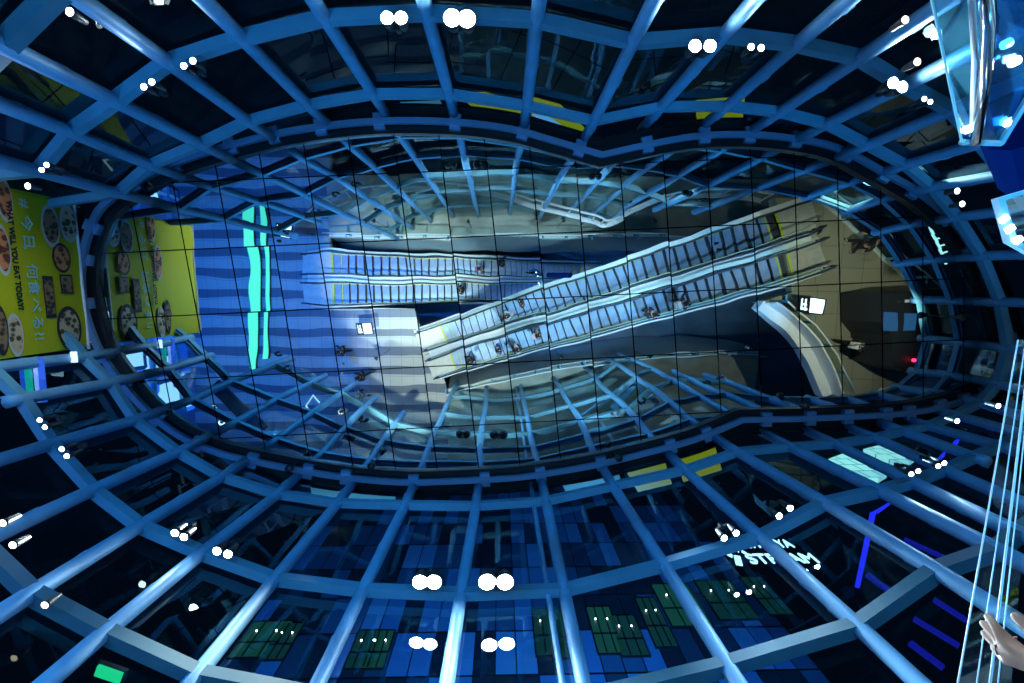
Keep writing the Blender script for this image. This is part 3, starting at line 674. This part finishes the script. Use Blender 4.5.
# ------------------------------------------------------------------ people
def skinned(name, verts, edges, radii, m, sub=1):
    me = bpy.data.meshes.new(name); me.from_pydata(verts, edges, [])
    o = bpy.data.objects.new(name, me); COL.objects.link(o)
    sk = o.modifiers.new('s', 'SKIN'); sk.use_smooth_shade = True; ss = o.modifiers.new('u', 'SUBSURF'); ss.levels = sub; ss.render_levels = sub
    for i, r in enumerate(radii):
        me.skin_vertices[0].data[i].radius = (r, r) if not isinstance(r, tuple) else r
    me.skin_vertices[0].data[0].use_root = True
    dg = bpy.context.evaluated_depsgraph_get(); em = bpy.data.meshes.new_from_object(o.evaluated_get(dg))
    bpy.data.objects.remove(o)
    em.materials.clear(); em.materials.append(m)
    for p in em.polygons: p.use_smooth = True
    return em
SKIN = mat('skin', (.55, .36, .27), .5)
def body_meshes(pose):
    V = []; E = []; R = []
    def v(p, r, par=None):
        V.append(p); R.append(r); i = len(V) - 1
        if par is not None: E.append((par, i))
        return i
    J = {}
    J['pel'] = v((0, 0, .95), (.15, .11)); J['sp'] = v((0, 0, 1.12), (.135, .10), J['pel']); J['ch'] = v((0, .0, 1.33), (.155, .11), J['sp'])
    J['nb'] = v((0, -.005, 1.46), (.06, .06), J['ch']); J['hb'] = v((0, .012, 1.545), (.06, .065), J['nb']); J['hc'] = v((0, .02, 1.63), (.078, .098), J['hb']); J['ht'] = v((0, .0, 1.71), (.055, .07), J['hc'])
    J['ns'] = v((0, .13, 1.615), (.013, .014), J['hc'])
    for s in (-1, 1): J['ear%d' % s] = v((s * .088, .01, 1.625), (.012, .02), J['hc'])
    arm = {'stand': {-1: ((-.24, .0, 1.15), (-.25, .10, .93)), 1: ((.24, 0, 1.15), (.25, .08, .92))},
           'hold': {-1: ((-.25, .02, 1.16), (-.25, .10, .93)), 1: ((.27, .06, 1.18), (.40, .30, 1.06))},
           'walk': {-1: ((-.24, .10, 1.17), (-.23, .30, 1.02)), 1: ((.24, -.12, 1.17), (.25, -.12, .93))},
           'raise': {-1: ((-.20, .06, 1.66), (-.17, .11, 1.93)), 1: ((.24, 0, 1.15), (.25, .08, .92))},
           'phone': {-1: ((-.24, .04, 1.16), (-.10, .27, 1.18)), 1: ((.24, .04, 1.16), (.10, .27, 1.18))}}[pose]
    for s in (-1, 1):
        sh = v((s * .17, 0, 1.39), .058, J['ch']); el = v(arm[s][0], .042, sh); wr = v(arm[s][1], .027, el)
        J['sh%d' % s], J['el%d' % s], J['wr%d' % s] = sh, el, wr
        d = (Vector(arm[s][1]) - Vector(arm[s][0])).normalized(); side = d.cross(Vector((0, 0, 1)) if abs(d.z) < .8 else Vector((0, 1, 0))).normalized(); cu = side.cross(d).normalized()
        W = Vector(arm[s][1]); pm = v(tuple(W + d * .05), (.036, .02), wr); pk = v(tuple(W + d * .085), (.036, .017), pm)
        for q, (o_, L) in enumerate(((-.03, .07), (-.01, .08), (.01, .075), (.03, .06))):
            a = v(tuple(W + d * (.095 + L * .35) + side * o_ * 1.1 - cu * .006), .0085, pk); v(tuple(W + d * (.085 + L) + side * o_ * 1.15 - cu * .028), .0075, a)
        a = v(tuple(W + d * .06 + side * -.05 * s - cu * .012), .0105, pm); v(tuple(W + d * .10 + side * -.062 * s - cu * .03), .009, a)
    st = {'walk': ((.16, -.02), (-.2, -.28))}.get(pose, ((.02, 0), (-.01, 0)))
    for s, (ky, ay) in zip((-1, 1), ((st[0][0], st[0][0] + .02), (st[1][0] * .3, st[1][1]))):
        hp = v((s * .095, 0, .88), .088, J['pel']); kn = v((s * .10, ky + .01, .49), .06, hp); an = v((s * .10, ay - .02, .09), .04, kn); to = v((s * .115, ay + .13, .035), (.035, .028), an)
        J['hp%d' % s], J['kn%d' % s], J['an%d' % s], J['to%d' % s] = hp, kn, an, to
    body = skinned('body', V, E, R, SKIN)
    def sub(name, keys, links, grow, m):
        vs = [V[J[k]] for k in keys]; ix = {k: i for i, k in enumerate(keys)}
        rs = []
        for k in keys:
            r = R[J[k]]; r = r if isinstance(r, tuple) else (r, r); rs.append((r[0] + grow, r[1] + grow))
        return skinned(name, vs, [(ix[a], ix[b]) for a, b in links], rs, m)
    top = sub('jacket', ['sp', 'pel', 'ch', 'sh-1', 'el-1', 'wr-1', 'sh1', 'el1', 'wr1'], [('sp', 'pel'), ('sp', 'ch'), ('ch', 'sh-1'), ('sh-1', 'el-1'), ('el-1', 'wr-1'), ('ch', 'sh1'), ('sh1', 'el1'), ('el1', 'wr1')], .018, SKIN)
    leg = sub('trousers', ['pel', 'hp-1', 'kn-1', 'an-1', 'hp1', 'kn1', 'an1'], [('pel', 'hp-1'), ('hp-1', 'kn-1'), ('kn-1', 'an-1'), ('pel', 'hp1'), ('hp1', 'kn1'), ('kn1', 'an1')], .014, SKIN)
    shoes = []
    for s in (-1, 1):
        a, b = Vector(V[J['an%d' % s]]), Vector(V[J['to%d' % s]])
        shoes.append(skinned('shoe', [tuple(a + Vector((0, -.04, -.04))), tuple(a.lerp(b, .5) + Vector((0, 0, -.005))), tuple(b)], [(0, 1), (1, 2)], [(.045, .045), (.045, .04), (.042, .03)], SKIN))
    hair = skinned('hair', [(0, -.025, 1.655), (0, .035, 1.715), (0, -.045, 1.58)], [(0, 1), (0, 2)], [(.092, .10), (.07, .06), (.07, .06)], SKIN, 2)
    return body, top, leg, shoes, hair
POSES = {}
HAIRS = [mat('hair_black', (.012, .01, .01), .4), mat('hair_brown', (.10, .035, .015), .35)]
def person(pos, face, pose, lab, top, leg, hair=0, scale=1.0, bag=None, grp='people on the escalators and floors'):
    if pose not in POSES: POSES[pose] = body_meshes(pose)
    b, tp, lg, sh, hr = POSES[pose]
    r = thing('person', lab, 'person', tuple(pos), grp); r.rotation_euler = (0, 0, face); r.scale = (scale,) * 3
    tm = mat('cloth_%s' % (str(top)), top, .8); lm = mat('cloth_%s' % (str(leg)), leg, .8); sm = mat('shoe_dark', (.02, .02, .025), .5)
    for nm, me, mm in [('body', b, SKIN), ('jacket', tp, tm), ('trousers', lg, lm), ('hair', hr, HAIRS[hair])] + [('shoe', s_, sm) for s_ in sh]:
        o = bpy.data.objects.new(nm, me); COL.objects.link(o); o.parent = r
        o.material_slots[0].link = 'OBJECT'; o.material_slots[0].material = mm
    for nm, c, sz, mm in (('eye', (-.032, .108, 1.645), .011, PLT), ('eye', (.032, .108, 1.645), .011, PLT), ('mouth', (0, .108, 1.575), .012, mat('lips', (.4, .12, .1), .5))):
        m_ = MB(); c = Vector(c); m_.tube([c - Vector((sz, 0, 0)), c, c + Vector((sz, 0, 0))], [.002, sz * .6, .002], 8)
        me_o = m_.build(nm, mm, None, True); me_o.parent = r
    if bag:
        m_ = MB(); m_.box((.0, -.20, 1.22), (.28, .14, .38)); m_.box((0, -.28, 1.15), (.2, .05, .2)); m_.tube([(-.1, -.14, 1.40), (-.1, -.02, 1.49), (-.1, .12, 1.36)], .015, 6); m_.tube([(.1, -.14, 1.40), (.1, -.02, 1.49), (.1, .12, 1.36)], .015, 6)
        o = m_.build('backpack', mat('bag_%s' % str(bag), bag, .7)); o.parent = r
    return r
def on_lane(fn, px, run, off):
    best = min((abs(proj_m(fn(s * .1, off, 1.4))[0] - px), s * .1) for s in range(int(run * 10)))
    s = best[1]; s = .2 + .4 * round((s - .2) / .4); return fn(s, off, 0.01)
def proj_m(p):
    q = Vector((p.x, p.y, 2 * H - p.z)); return (512 + F * q.dot(Rt) / q.dot(Fw), 341.5 - F * q.dot(Up) / q.dot(Fw))
A1, A2, B1_, B2_ = oA['A1'], oA['A2'], oB['B1'], oB['B2']
fA, fB = -PI / 2, angB - PI / 2
DN, BK, WH, GR, BL = (.02, .03, .06), (.015, .015, .02), (.75, .75, .75), (.25, .25, .27), (.03, .10, .4)
person(on_lane(A1, 480, 14, .12), fA, 'stand', 'person in a light top on the upper left escalator lane, rear of two', (.55, .5, .6), GR, bag=(.25, .05, .2))
person(on_lane(A1, 503, 14, -.28), fA, 'hold', 'person in dark clothes on the upper left escalator lane, lower down', DN, BK)
person(on_lane(A2, 460, 14, -.1), fA, 'stand', 'person in black on the lower lane of the left escalators', BK, BK)
person(on_lane(B1_, 505, 14, .15), fB, 'phone', 'person in a white top on the upper diagonal escalator lane', WH, DN)
person(on_lane(B2_, 537, 14, -.2), fB, 'stand', 'person with a pale bag on the lower diagonal lane, beside the centre rail', GR, BK, bag=(.6, .4, .45))
person(on_lane(B2_, 499, 14, -.05), fB, 'stand', 'person in a bright blue jacket on the lower diagonal lane', BL, DN)
person(on_lane(B2_, 519, 14, .22), fB, 'stand', 'black-haired person in a white coat on the lower diagonal lane', WH, DN)
person(on_lane(B2_, 466, 14, .1), fB, 'walk', 'person in dark clothes stepping on at the foot of the lower diagonal lane', DN, BK)
person(on_lane(B2_, 648, 14, .25), fB, 'stand', 'person in navy halfway up the lower diagonal lane', DN, BK, scale=1.08)
person(on_lane(B2_, 690, 14, .2), fB, 'hold', 'person in black with a pale bag near the top of the lower diagonal lane', BK, BK, bag=(.5, .5, .5))
def on_floor(px, py, z):
    p = M(px, py, z + 1.3); return Vector((p.x, p.y, z + .001))
person(on_floor(339, 351, ZF), PI / 2, 'walk', 'person in dark blue walking on the striped paving, nearest the sign board', DN, BK)
person(on_floor(358, 378, ZF), PI * .4, 'walk', 'person in a black coat on the striped paving, middle of three', BK, BK)
person(on_floor(357, 398, ZF), PI * .6, 'walk', 'person in dark blue-green on the striped paving, lowest of three', (.02, .07, .1), BK)
person(on_floor(874, 243, ZP), 2.2, 'walk', 'person in black near the diagonal edge of the upper platform', BK, BK)
person(on_floor(862, 346, ZP), -1.4, 'walk', 'person in black with a white bag beside the dark lift housing', BK, BK, bag=(.7, .7, .7))
# the passer-by whose raised hand reaches into the lower right corner
hd = U(1020, 650, .66); px_, py_ = hd.x + .17, hd.y - .12
q_ = Vector((px_, py_, 0)); s_ = q_.dot(dB); stepz = ZF + riseB * max(0, (s_ + 3.65 - .6)) / (runB - 1.2)
rp = person((px_, py_, stepz + .01), fB + PI, 'raise', 'person raising a hand from a dark green sleeve at the lower right corner', (.02, .05, .035), DN, hair=1, scale=1.0)
rot = Matrix.Rotation(fB + PI, 3, 'Z'); tip = rot @ Vector((-.17, .12, 2.03)); k_ = (hd.z - stepz) / 2.03
rp.scale = (k_, k_, k_); rp.location = (hd.x - tip.x * k_, hd.y - tip.y * k_, stepz + .01)

# ------------------------------------------------------------------ outside: tower facade, screens, neon
def facade_mat():
    m = mat('tower_panels', (.03, .07, .16), .35); nt = m.node_tree; b = nt.nodes['Principled BSDF']
    tc = nt.nodes.new('ShaderNodeTexCoord'); sp = nt.nodes.new('ShaderNodeSeparateXYZ'); nt.links.new(tc.outputs['Object'], sp.inputs[0])
    u = math_node(nt, 'DIVIDE', sp.outputs[0], 1.15); v = math_node(nt, 'DIVIDE', sp.outputs[2], 3.1)
    cu = math_node(nt, 'FLOOR', u); v2 = math_node(nt, 'ADD', v, math_node(nt, 'MULTIPLY', math_node(nt, 'MODULO', cu, 2), 0.0)); cv = math_node(nt, 'FLOOR', v2)
    cb = nt.nodes.new('ShaderNodeCombineXYZ'); nt.links.new(cu, cb.inputs[0]); nt.links.new(cv, cb.inputs[1])
    wn = nt.nodes.new('ShaderNodeTexWhiteNoise'); nt.links.new(cb.outputs[0], wn.inputs['Vector'])
    r = nt.nodes.new('ShaderNodeValToRGB'); r.color_ramp.interpolation = 'CONSTANT'; e = r.color_ramp.elements
    e[0].color = (.012, .02, .04, 1); e[1].position = .3; e[1].color = (.03, .09, .22, 1)
    for ps, cl in ((.55, (.05, .16, .42, 1)), (.75, (.02, .05, .11, 1)), (.88, (.08, .22, .50, 1))):
        k = r.color_ramp.elements.new(ps); k.color = cl
    nt.links.new(wn.outputs['Value'], r.inputs['Fac'])
    fu = math_node(nt, 'LESS_THAN', math_node(nt, 'FRACT', u), .06); fv = math_node(nt, 'LESS_THAN', math_node(nt, 'FRACT', v2), .04)
    ln = math_node(nt, 'MAXIMUM', fu, fv); mx = nt.nodes.new('ShaderNodeMixRGB'); mx.inputs[2].default_value = (.004, .006, .012, 1)
    nt.links.new(ln, mx.inputs[0]); nt.links.new(r.outputs['Color'], mx.inputs[1]); nt.links.new(mx.outputs[0], b.inputs['Base Color'])
    return m
YT = 20.0
tw = thing('office_tower', 'dark tower with blue checker panels and green windows behind the lower glass', 'tower', (2, YT + 4, ZF))
mb = MB(); mb.box((1, YT + 4, 24), (32, 8, 54.4)); mb.build('wall', facade_mat(), tw)
def T(px, py):                # a point on the tower front seen at that spot
    d = Fw * F + Rt * (px - 512) - Up * (py - 341.5); k = YT / d.y; return Vector((d.x * k, YT, d.z * k))
GW = glow('window_green', (.01, .12, .10), .22); GW2 = glow('window_green_bright', (.02, .2, .13), .25)
for k, (px, py, w, h) in enumerate(((262, 640, 2.3, 2.6), (283, 642, 1.2, 2.6), (365, 650, 1.4, 2.6), (378, 650, 1.2, 2.6), (548, 632, 1.6, 3.6), (562, 634, 1.4, 3.6), (604, 630, 1.4, 3.6), (628, 636, 1.5, 3.0), (655, 622, 1.2, 4.0), (680, 605, 2.4, 3.8), (725, 600, 2.4, 3.6), (765, 596, 1.4, 3.6))):
    p = T(px, py); f = MB(); f.box((p.x, YT - .04, p.z), (w + .16, .12, h + .16)); fo = f.build('window', DARK, tw)
    f = MB(); f.box((p.x, YT - .11, p.z), (w, .04, h)); [f.box((p.x + dx_ * w, YT - .14, p.z), (.07, .05, h), 1) for dx_ in (-.18, .2)]; f.box((p.x, YT - .14, p.z - h * .12), (w, .05, .10), 1); pn = f.build('pane', [GW if k % 3 else GW2, DARK], fo)
    pn.location = (0, 0, 0)
    for dx in (-.25, .25):
        f = MB(); f.tube([(p.x + dx * w, YT - .14, p.z + h * .2), (p.x + dx * w, YT - .2, p.z + h * .2)], .04, 8); f.build('spot_glint', LENSS, fo)  # paired glowing dots in place of spotlights reflected in the glass
p = T(731, 560); LT = glow('tower_sign_white', (.45, .85, 1), 2.2)
sg = thing('building_sign', 'white lit lettering with a diamond emblem on the dark tower', 'sign', tuple(p))
SZ = T(735, 545).z - T(735, 560).z
text_obj('lettering', 'SHIBUYA', 1.5, T(748, 550) + Vector((0, -.2, 0)), (PI / 2, 0, 0), LT, sg, ext=.05, sx=.62)
text_obj('lettering', 'STREAM', 1.7, T(751, 566) + Vector((0, -.2, 0)), (PI / 2, 0, 0), LT, sg, ext=.05, sx=.85)
for (x, y, w) in ((729, 557, .26), (736, 552, .24), (742, 548, .2), (731, 548, .2), (744, 555, .2)):
    q = T(x, y); mb = MB(); mb.add([q + Vector((a * w, -.2, b * w * 1.8)) for a, b in ((1, 0), (0, 1), (-1, 0), (0, -1))], [(0, 1, 2, 3)]); mb.box(q + Vector((0, -.15, 0)), (.02, .06, .02)); mb.build('emblem_piece', LT, sg)
q = T(738, 563); mb = MB(); mb.box(q + Vector((0, -.2, 0)), (.45, .08, 1.2), 0, Matrix.Rotation(.35, 3, 'Y')); mb.build('emblem_piece', LT, sg)

# lit screens beyond the right bays: mounted on a dark wall
def far_quad(name, pts, Y, m, parent, thick=.25):
    out_ = []
    for px, py in pts:
        d = Fw * F + Rt * (px - 512) - Up * (py - 341.5); k = Y / d.y; out_.append(d * k)
    mb = MB(); n = len(out_); mb.add(out_ + [p + Vector((0, thick, 0)) for p in out_], [tuple(range(n)), tuple(range(2 * n - 1, n - 1, -1))] + [(i, (i + 1) % n, n + (i + 1) % n, n + i) for i in range(n)])
    return mb.build(name, m, parent)
def screen_mat():
    m = mat('screen_face', (.02, .02, .02), .3); nt = m.node_tree; b = nt.nodes['Principled BSDF']
    tc = nt.nodes.new('ShaderNodeTexCoord'); br = nt.nodes.new('ShaderNodeTexBrick'); mp = nt.nodes.new('ShaderNodeMapping'); mp.inputs['Rotation'].default_value = (PI / 2, 0, 0)
    nt.links.new(tc.outputs['Object'], mp.inputs[0]); nt.links.new(mp.outputs[0], br.inputs['Vector'])
    br.inputs['Scale'].default_value = 1; br.inputs['Brick Width'].default_value = .7; br.inputs['Row Height'].default_value = .8; br.inputs['Mortar Size'].default_value = .03; br.inputs['Bias'].default_value = -.4
    br.inputs['Color1'].default_value = (.35, .9, .85, 1); br.inputs['Color2'].default_value = (.05, .25, .55, 1); br.inputs['Mortar'].default_value = (.03, .2, .3, 1)
    nt.links.new(br.outputs['Color'], b.inputs['Emission Color']); b.inputs['Emission Strength'].default_value = 1.1; return m
SM = screen_mat()
for pts, lab in ((((828, 459), (847, 452), (887, 473), (874, 481)), 'lower left cyan lit display board beyond the right bays'), (((863, 449), (884, 444), (914, 458), (904, 465)), 'upper right cyan lit display board beyond the right bays')):
    c = U(pts[0][0], pts[0][1], 20); d = Fw * F + Rt * (pts[0][0] - 512) - Up * (pts[0][1] - 341.5); c = d * (9 / d.y)
    t = thing('display_board', lab, 'display', tuple(c), 'cyan display boards outside'); far_quad('face', pts, 9.0, SM, t); far_quad('casing', [(x + (1 if x > 870 else -1), y + (1 if y > 460 else -1)) for x, y in pts], 9.15, DARK, t)
NEO = glow('neon_blue', (.02, .03, 1.0), 1.1); NEOD = glow('neon_blue_dim', (.01, .015, .45), .55)
t = thing('neon_tower', 'violet-blue neon strips on a dark structure beyond the right bays', 'neon sign', (14, 12, ZF))
for pts in (((870, 512), (876, 512), (860, 586), (855, 585)), ((893, 500), (900, 496), (878, 512), (872, 512)), ((918, 476), (926, 470), (908, 486), (900, 488)), ((934, 462), (948, 447), (944, 456), (930, 466)), ((954, 441), (961, 437), (956, 447), (949, 447)),
            ((865, 575), (868, 572), (905, 598), (900, 600)), ((935, 597), (968, 618), (966, 621), (933, 600)), ((908, 643), (912, 640), (945, 665), (942, 668)), ((915, 616), (960, 643), (958, 646), (913, 619)), ((905, 537), (960, 562), (959, 565), (904, 540))):
    far_quad('neon_strip', pts, 12, NEOD if pts[0][1] > 520 else NEO, t, .1)
# bright green-yellow and white panels between ring two and the rim: glowing slabs, seen through the glass
def shelf_panel(pts, z, m, name, lab, cat='display', thick=.1, kindg=None):
    P = [U(x, y, z) for x, y in pts]; mb = MB(); mb.prism([tuple(p.xy) for p in P], z, z + thick); return tag(mb.build(name, m), lab, cat, kindg)
YG = glow('panel_lime', (.30, .38, .01), .55); WB = glow('panel_white_blue', (.10, .35, .75), .9); WW = glow('panel_white', (.5, .75, 1.0), 1.8)
shelf_panel(((455, 92), (485, 92), (527, 104), (527, 124), (500, 118), (480, 112)), 14, YG, 'light_box', 'lime green lit panel above the mirror, left of the kink')
shelf_panel(((530, 96), (560, 104), (585, 128), (578, 140), (532, 126)), 14, YG, 'light_box', 'lime green lit panel just left of the mirror kink')
shelf_panel(((488, 108), (530, 116), (532, 122), (500, 116)), 13.8, WB, 'light_box', 'pale blue lit strip above the mirror left of the kink')
shelf_panel(((533, 114), (548, 116), (580, 137), (566, 134)), 13.8, WB, 'light_box', 'pale blue lit strip touching the mirror kink')
shelf_panel(((400, 102), (440, 100), (447, 115), (408, 118)), 14, glow('panel_teal', (.05, .22, .35), .6), 'light_box', 'teal lit panel above the mirror behind the upper mullions')
shelf_panel(((696, 100), (745, 96), (742, 128), (700, 132)), 14, YG, 'light_box', 'lime green lit panel above the mirror, right of the kink')
shelf_panel(((672, 448), (712, 436), (722, 470), (684, 482)), 14, YG, 'light_box', 'lime green lit panel below the mirror at the lower kink')
shelf_panel(((622, 464), (662, 452), (672, 484), (638, 492)), 14, YG, 'light_box', 'small lime green lit panel below the mirror left of the lower kink')
shelf_panel(((556, 472), (616, 460), (622, 486), (570, 500)), 14, glow('panel_teal', (.05, .22, .35), .6), 'light_box', 'teal lit panel below the mirror left of the lower kink')
shelf_panel(((310, 482), (395, 486), (395, 504), (312, 500)), 14, glow('panel_teal', (.05, .22, .35), .6), 'light_box', 'teal lit panel below the mirror at lower left')

# left end: brightly lit blue street front beyond the glass
lf = thing('street_front', 'bright blue-white lit building front beyond the left end of the hall', 'building', (-17, 2, ZF))
def blue_front():
    m = mat('blue_lit_front', (.01, .02, .05), .4); nt = m.node_tree; b = nt.nodes['Principled BSDF']
    tc = nt.nodes.new('ShaderNodeTexCoord'); mp = nt.nodes.new('ShaderNodeMapping'); mp.inputs['Scale'].default_value = (1, 1.3, .7)
    nt.links.new(tc.outputs['Object'], mp.inputs[0]); v = nt.nodes.new('ShaderNodeTexVoronoi'); v.distance = 'CHEBYCHEV'; v.inputs['Scale'].default_value = .9; nt.links.new(mp.outputs[0], v.inputs['Vector'])
    s2 = nt.nodes.new('ShaderNodeSeparateColor'); nt.links.new(v.outputs['Color'], s2.inputs[0])
    r = nt.nodes.new('ShaderNodeValToRGB'); e = r.color_ramp.elements; r.color_ramp.interpolation = 'CONSTANT'
    e[0].color = (.003, .02, .14, 1); e[1].position = .82; e[1].color = (.35, .65, 1, 1)
    for ps, cl in ((.35, (.004, .05, .42, 1)), (.6, (.012, .12, .75, 1)), (.72, (.003, .015, .10, 1))):
        k = r.color_ramp.elements.new(ps); k.color = cl
    nt.links.new(s2.outputs[0], r.inputs['Fac']); nt.links.new(r.outputs['Color'], b.inputs['Emission Color']); b.inputs['Emission Strength'].default_value = 1.8
    return m
mb = MB(); mb.box((-16.8, 1.5, 2.2), (.3, 13, 10.4)); mb.build('lit_front', blue_front(), lf)
mb = MB(); mb.box((-17.6, 1.5, 2.5), (1.3, 13.4, 11.2)); mb.build('wall', DARK2, lf)
for k in range(6):
    mb = MB(); mb.box((-16.6, 1.5, -2 + k * 1.75), (.25, 13, .18)); mb.build('floor_band', BEAM, lf)
for k in range(5):
    mb = MB(); mb.box((-16.58, -4.6 + k * 3, 2.2), (.2, .12, 10)); mb.build('fin', DECK, lf)
# white lit windows seen right beside the left rim
t = thing('white_shop_window', 'bright white shop windows just left of the mirror rim below the banner', 'window display', tuple(U(95, 345, 11.5)))
for pts in (((72, 301), (84, 300), (88, 318), (76, 319)), ((78, 322), (88, 321), (92, 333), (82, 335)), ((84, 338), (94, 336), (101, 352), (91, 355)), ((93, 358), (102, 355), (113, 374), (103, 379))):
    P = [U(x, y, 11.6) for x, y in pts]; mb = MB(); mb.prism([tuple(p.xy) for p in P], 11.6, 11.7); mb.build('lit_pane', WW, t)
pts = ((36, 350), (58, 352)); 
P = U(74, 357, 9.6); mb = MB(); mb.box(P, (.10, .22, .05)); tag(mb.build('small_lit_box', WW), 'small white lit box below the yellow banner', 'light')
for k, (x0_, c) in enumerate(((22, (.01, .06, .5)), (27, (.0, .35, .25)), (36, (.25, .4, 1)), (40, (.02, .1, .7)))):
    A_, B_ = U(x0_, 358, 9), U(x0_ + 4, 402, 9); mb = MB(); mb.beam([A_, B_], .09, .06); tag(mb.build('neon_tube', glow('tube_%d' % k, c, 1.1)), '%s thin neon tube under the left end of the banner' % ['blue', 'green', 'white-blue', 'deep blue'][k], 'neon tube')
p = U(109, 674, 5.8); t = thing('exit_sign', 'small green lit sign at the bottom left', 'sign', tuple(p))
mb = MB(); mb.box(p, (.34, .16, .04), 0, Matrix.Rotation(.4, 3, 'Z')); mb.build('face', glow('exit_green', (.01, .6, .22), 1.2), t)
mb = MB(); mb.box(p + Vector((0, 0, .04)), (.4, .2, .05), 0, Matrix.Rotation(.4, 3, 'Z')); mb.build('casing', DARK, t)

# ------------------------------------------------------------------ world and lights
w = bpy.data.worlds.new('night'); C.world = w; w.use_nodes = True
w.node_tree.nodes['Background'].inputs[0].default_value = (.05, .35, 1, 1); w.node_tree.nodes['Background'].inputs[1].default_value = .006
def point(x, y, z, e, col, r=.08, kind='POINT', size=1.0, tgt=None):
    ld = bpy.data.lights.new('lamp', kind); ld.energy = e; ld.color = col
    if kind == 'AREA': ld.shape = 'SQUARE'; ld.size = size
    else: ld.shadow_soft_size = r
    o = bpy.data.objects.new('hall_light', ld); COL.objects.link(o); o.location = (x, y, z); o['kind'] = 'helper'
    if tgt: o.rotation_euler = (Vector(tgt) - o.location).to_track_quat('-Z', 'Y').to_euler()
BLUE = (.02, .40, 1.0)
def fill_spot(x, y, z, tgt, e, col, size, lab, r=.05, fixture=True):  # added fill spot, with an invented housing and bracket
    ld = bpy.data.lights.new('fill_spot', 'SPOT'); ld.energy = e; ld.color = col; ld.spot_size = size; ld.spot_blend = .5; ld.shadow_soft_size = r
    o = bpy.data.objects.new('fill_light', ld); COL.objects.link(o); o['kind'] = 'helper'
    dr = (Vector(tgt) - Vector((x, y, z))).normalized(); o.location = Vector((x, y, z)) + dr * .12
    o.rotation_euler = dr.to_track_quat('-Z', 'Y').to_euler()
    if fixture:
        t = thing('fill_lamp', lab, 'fill_lamp', (x, y, z), 'added fill lights of the hall')
        mb = MB(); mb.tube([Vector((x, y, z)) - dr * .1, Vector((x, y, z)) + dr * .08], [.05, .09], 12); mb.build('housing', LAMPB, t, True)
        mb = MB(); zt = H if z > 9 else (-3.2 if z < 5 and abs(y) < 6 and z > -3 else z - .5); mb.tube([Vector((x, y, zt)), Vector((x, y, z))], .015, 6); mb.build('bracket', LAMPB, t)
for n_, x in enumerate((-6, -1.5, 3, 7.5)):  # added blue fill for the walls, emitters kept out of the mirror
    for sy, nm in ((-1, 'far'), (1, 'near')):
        fill_spot(x, sy * 3.3, -.6, (x * 1.15, -sy * 4.2, 6.8), 1250, BLUE, 1.22, '%s added fill light from the left on the %s side of the well' % (ordn(n_ + 1), nm))
fill_spot(-11.2, -.6, 9.0, (-12.6, 0, -3), 8500, (.015, .20, 1.0), 1.3, 'added fill light outside the left tip of the mirror aimed at the blue plaza')
fill_spot(-11.0, 5.6, 8.0, (-9.5, 4.5, -3), 1500, (.01, .2, .95), 1.5, 'added fill light outside the lower left glass aimed at the plaza')
fill_spot(10.7, .6, 10.35, (12.2, 1.0, 3.7), 900, (1, .95, .70), 1.25, 'added warm fill light at the right tip of the mirror rim')
fill_spot(9.0, -2.75, 10.35, (11.5, -.8, 3.7), 420, (1, .95, .75), 1.3, 'added warm fill light on the upper right of the mirror rim')
fill_spot(-4.9, 4.15, 10.35, (-5.4, -.6, -3.2), 10000, (.80, .95, 1), .6, 'added white fill light aimed across from the lower left of the mirror rim')
fill_spot(-3.0, 4.1, 10.35, (-3.6, 2.9, -3.2), 6000, (1, .97, .82), .7, 'added white fill light on the lower left of the mirror rim')
fill_spot(2.8, 3.95, 10.35, (3.2, 1.4, 0), 4800, (.50, .78, 1), .95, 'added cool fill light on the lower rim of the mirror, middle')
fill_spot(7.2, 2.7, 10.35, (8.5, .2, 2.5), 2300, (.35, .65, 1), .9, 'added cool fill light on the lower rim of the mirror by the kink')
fill_spot(3, .9, -4.2, (3, 1.2, -10), 600, (.05, .28, 1.0), 2.4, 'added blue fill light under the diagonal escalators')
fill_spot(5, 9.5, 4, (3, 20, 30), 26000, (.08, .42, .9), 1.6, 'added blue fill light washing the tower front', fixture=True)  # added so that the tower front shows
fill_spot(-6, 9.5, 4, (-6, 20, 28), 18000, (.08, .45, .9), 1.6, 'added blue fill light washing the left part of the tower front', fixture=True)
C.view_settings.view_transform = 'Standard'; C.view_settings.look = 'None'; C.view_settings.gamma = 1; C.view_settings.exposure = 0
C.cycles.use_denoising = True
C.cycles.max_bounces = 12; C.cycles.transparent_max_bounces = 16; C.cycles.glossy_bounces = 5; C.cycles.diffuse_bounces = 2
C.cycles.sample_clamp_indirect = 4; C.cycles.caustics_reflective = False; C.cycles.caustics_refractive = False
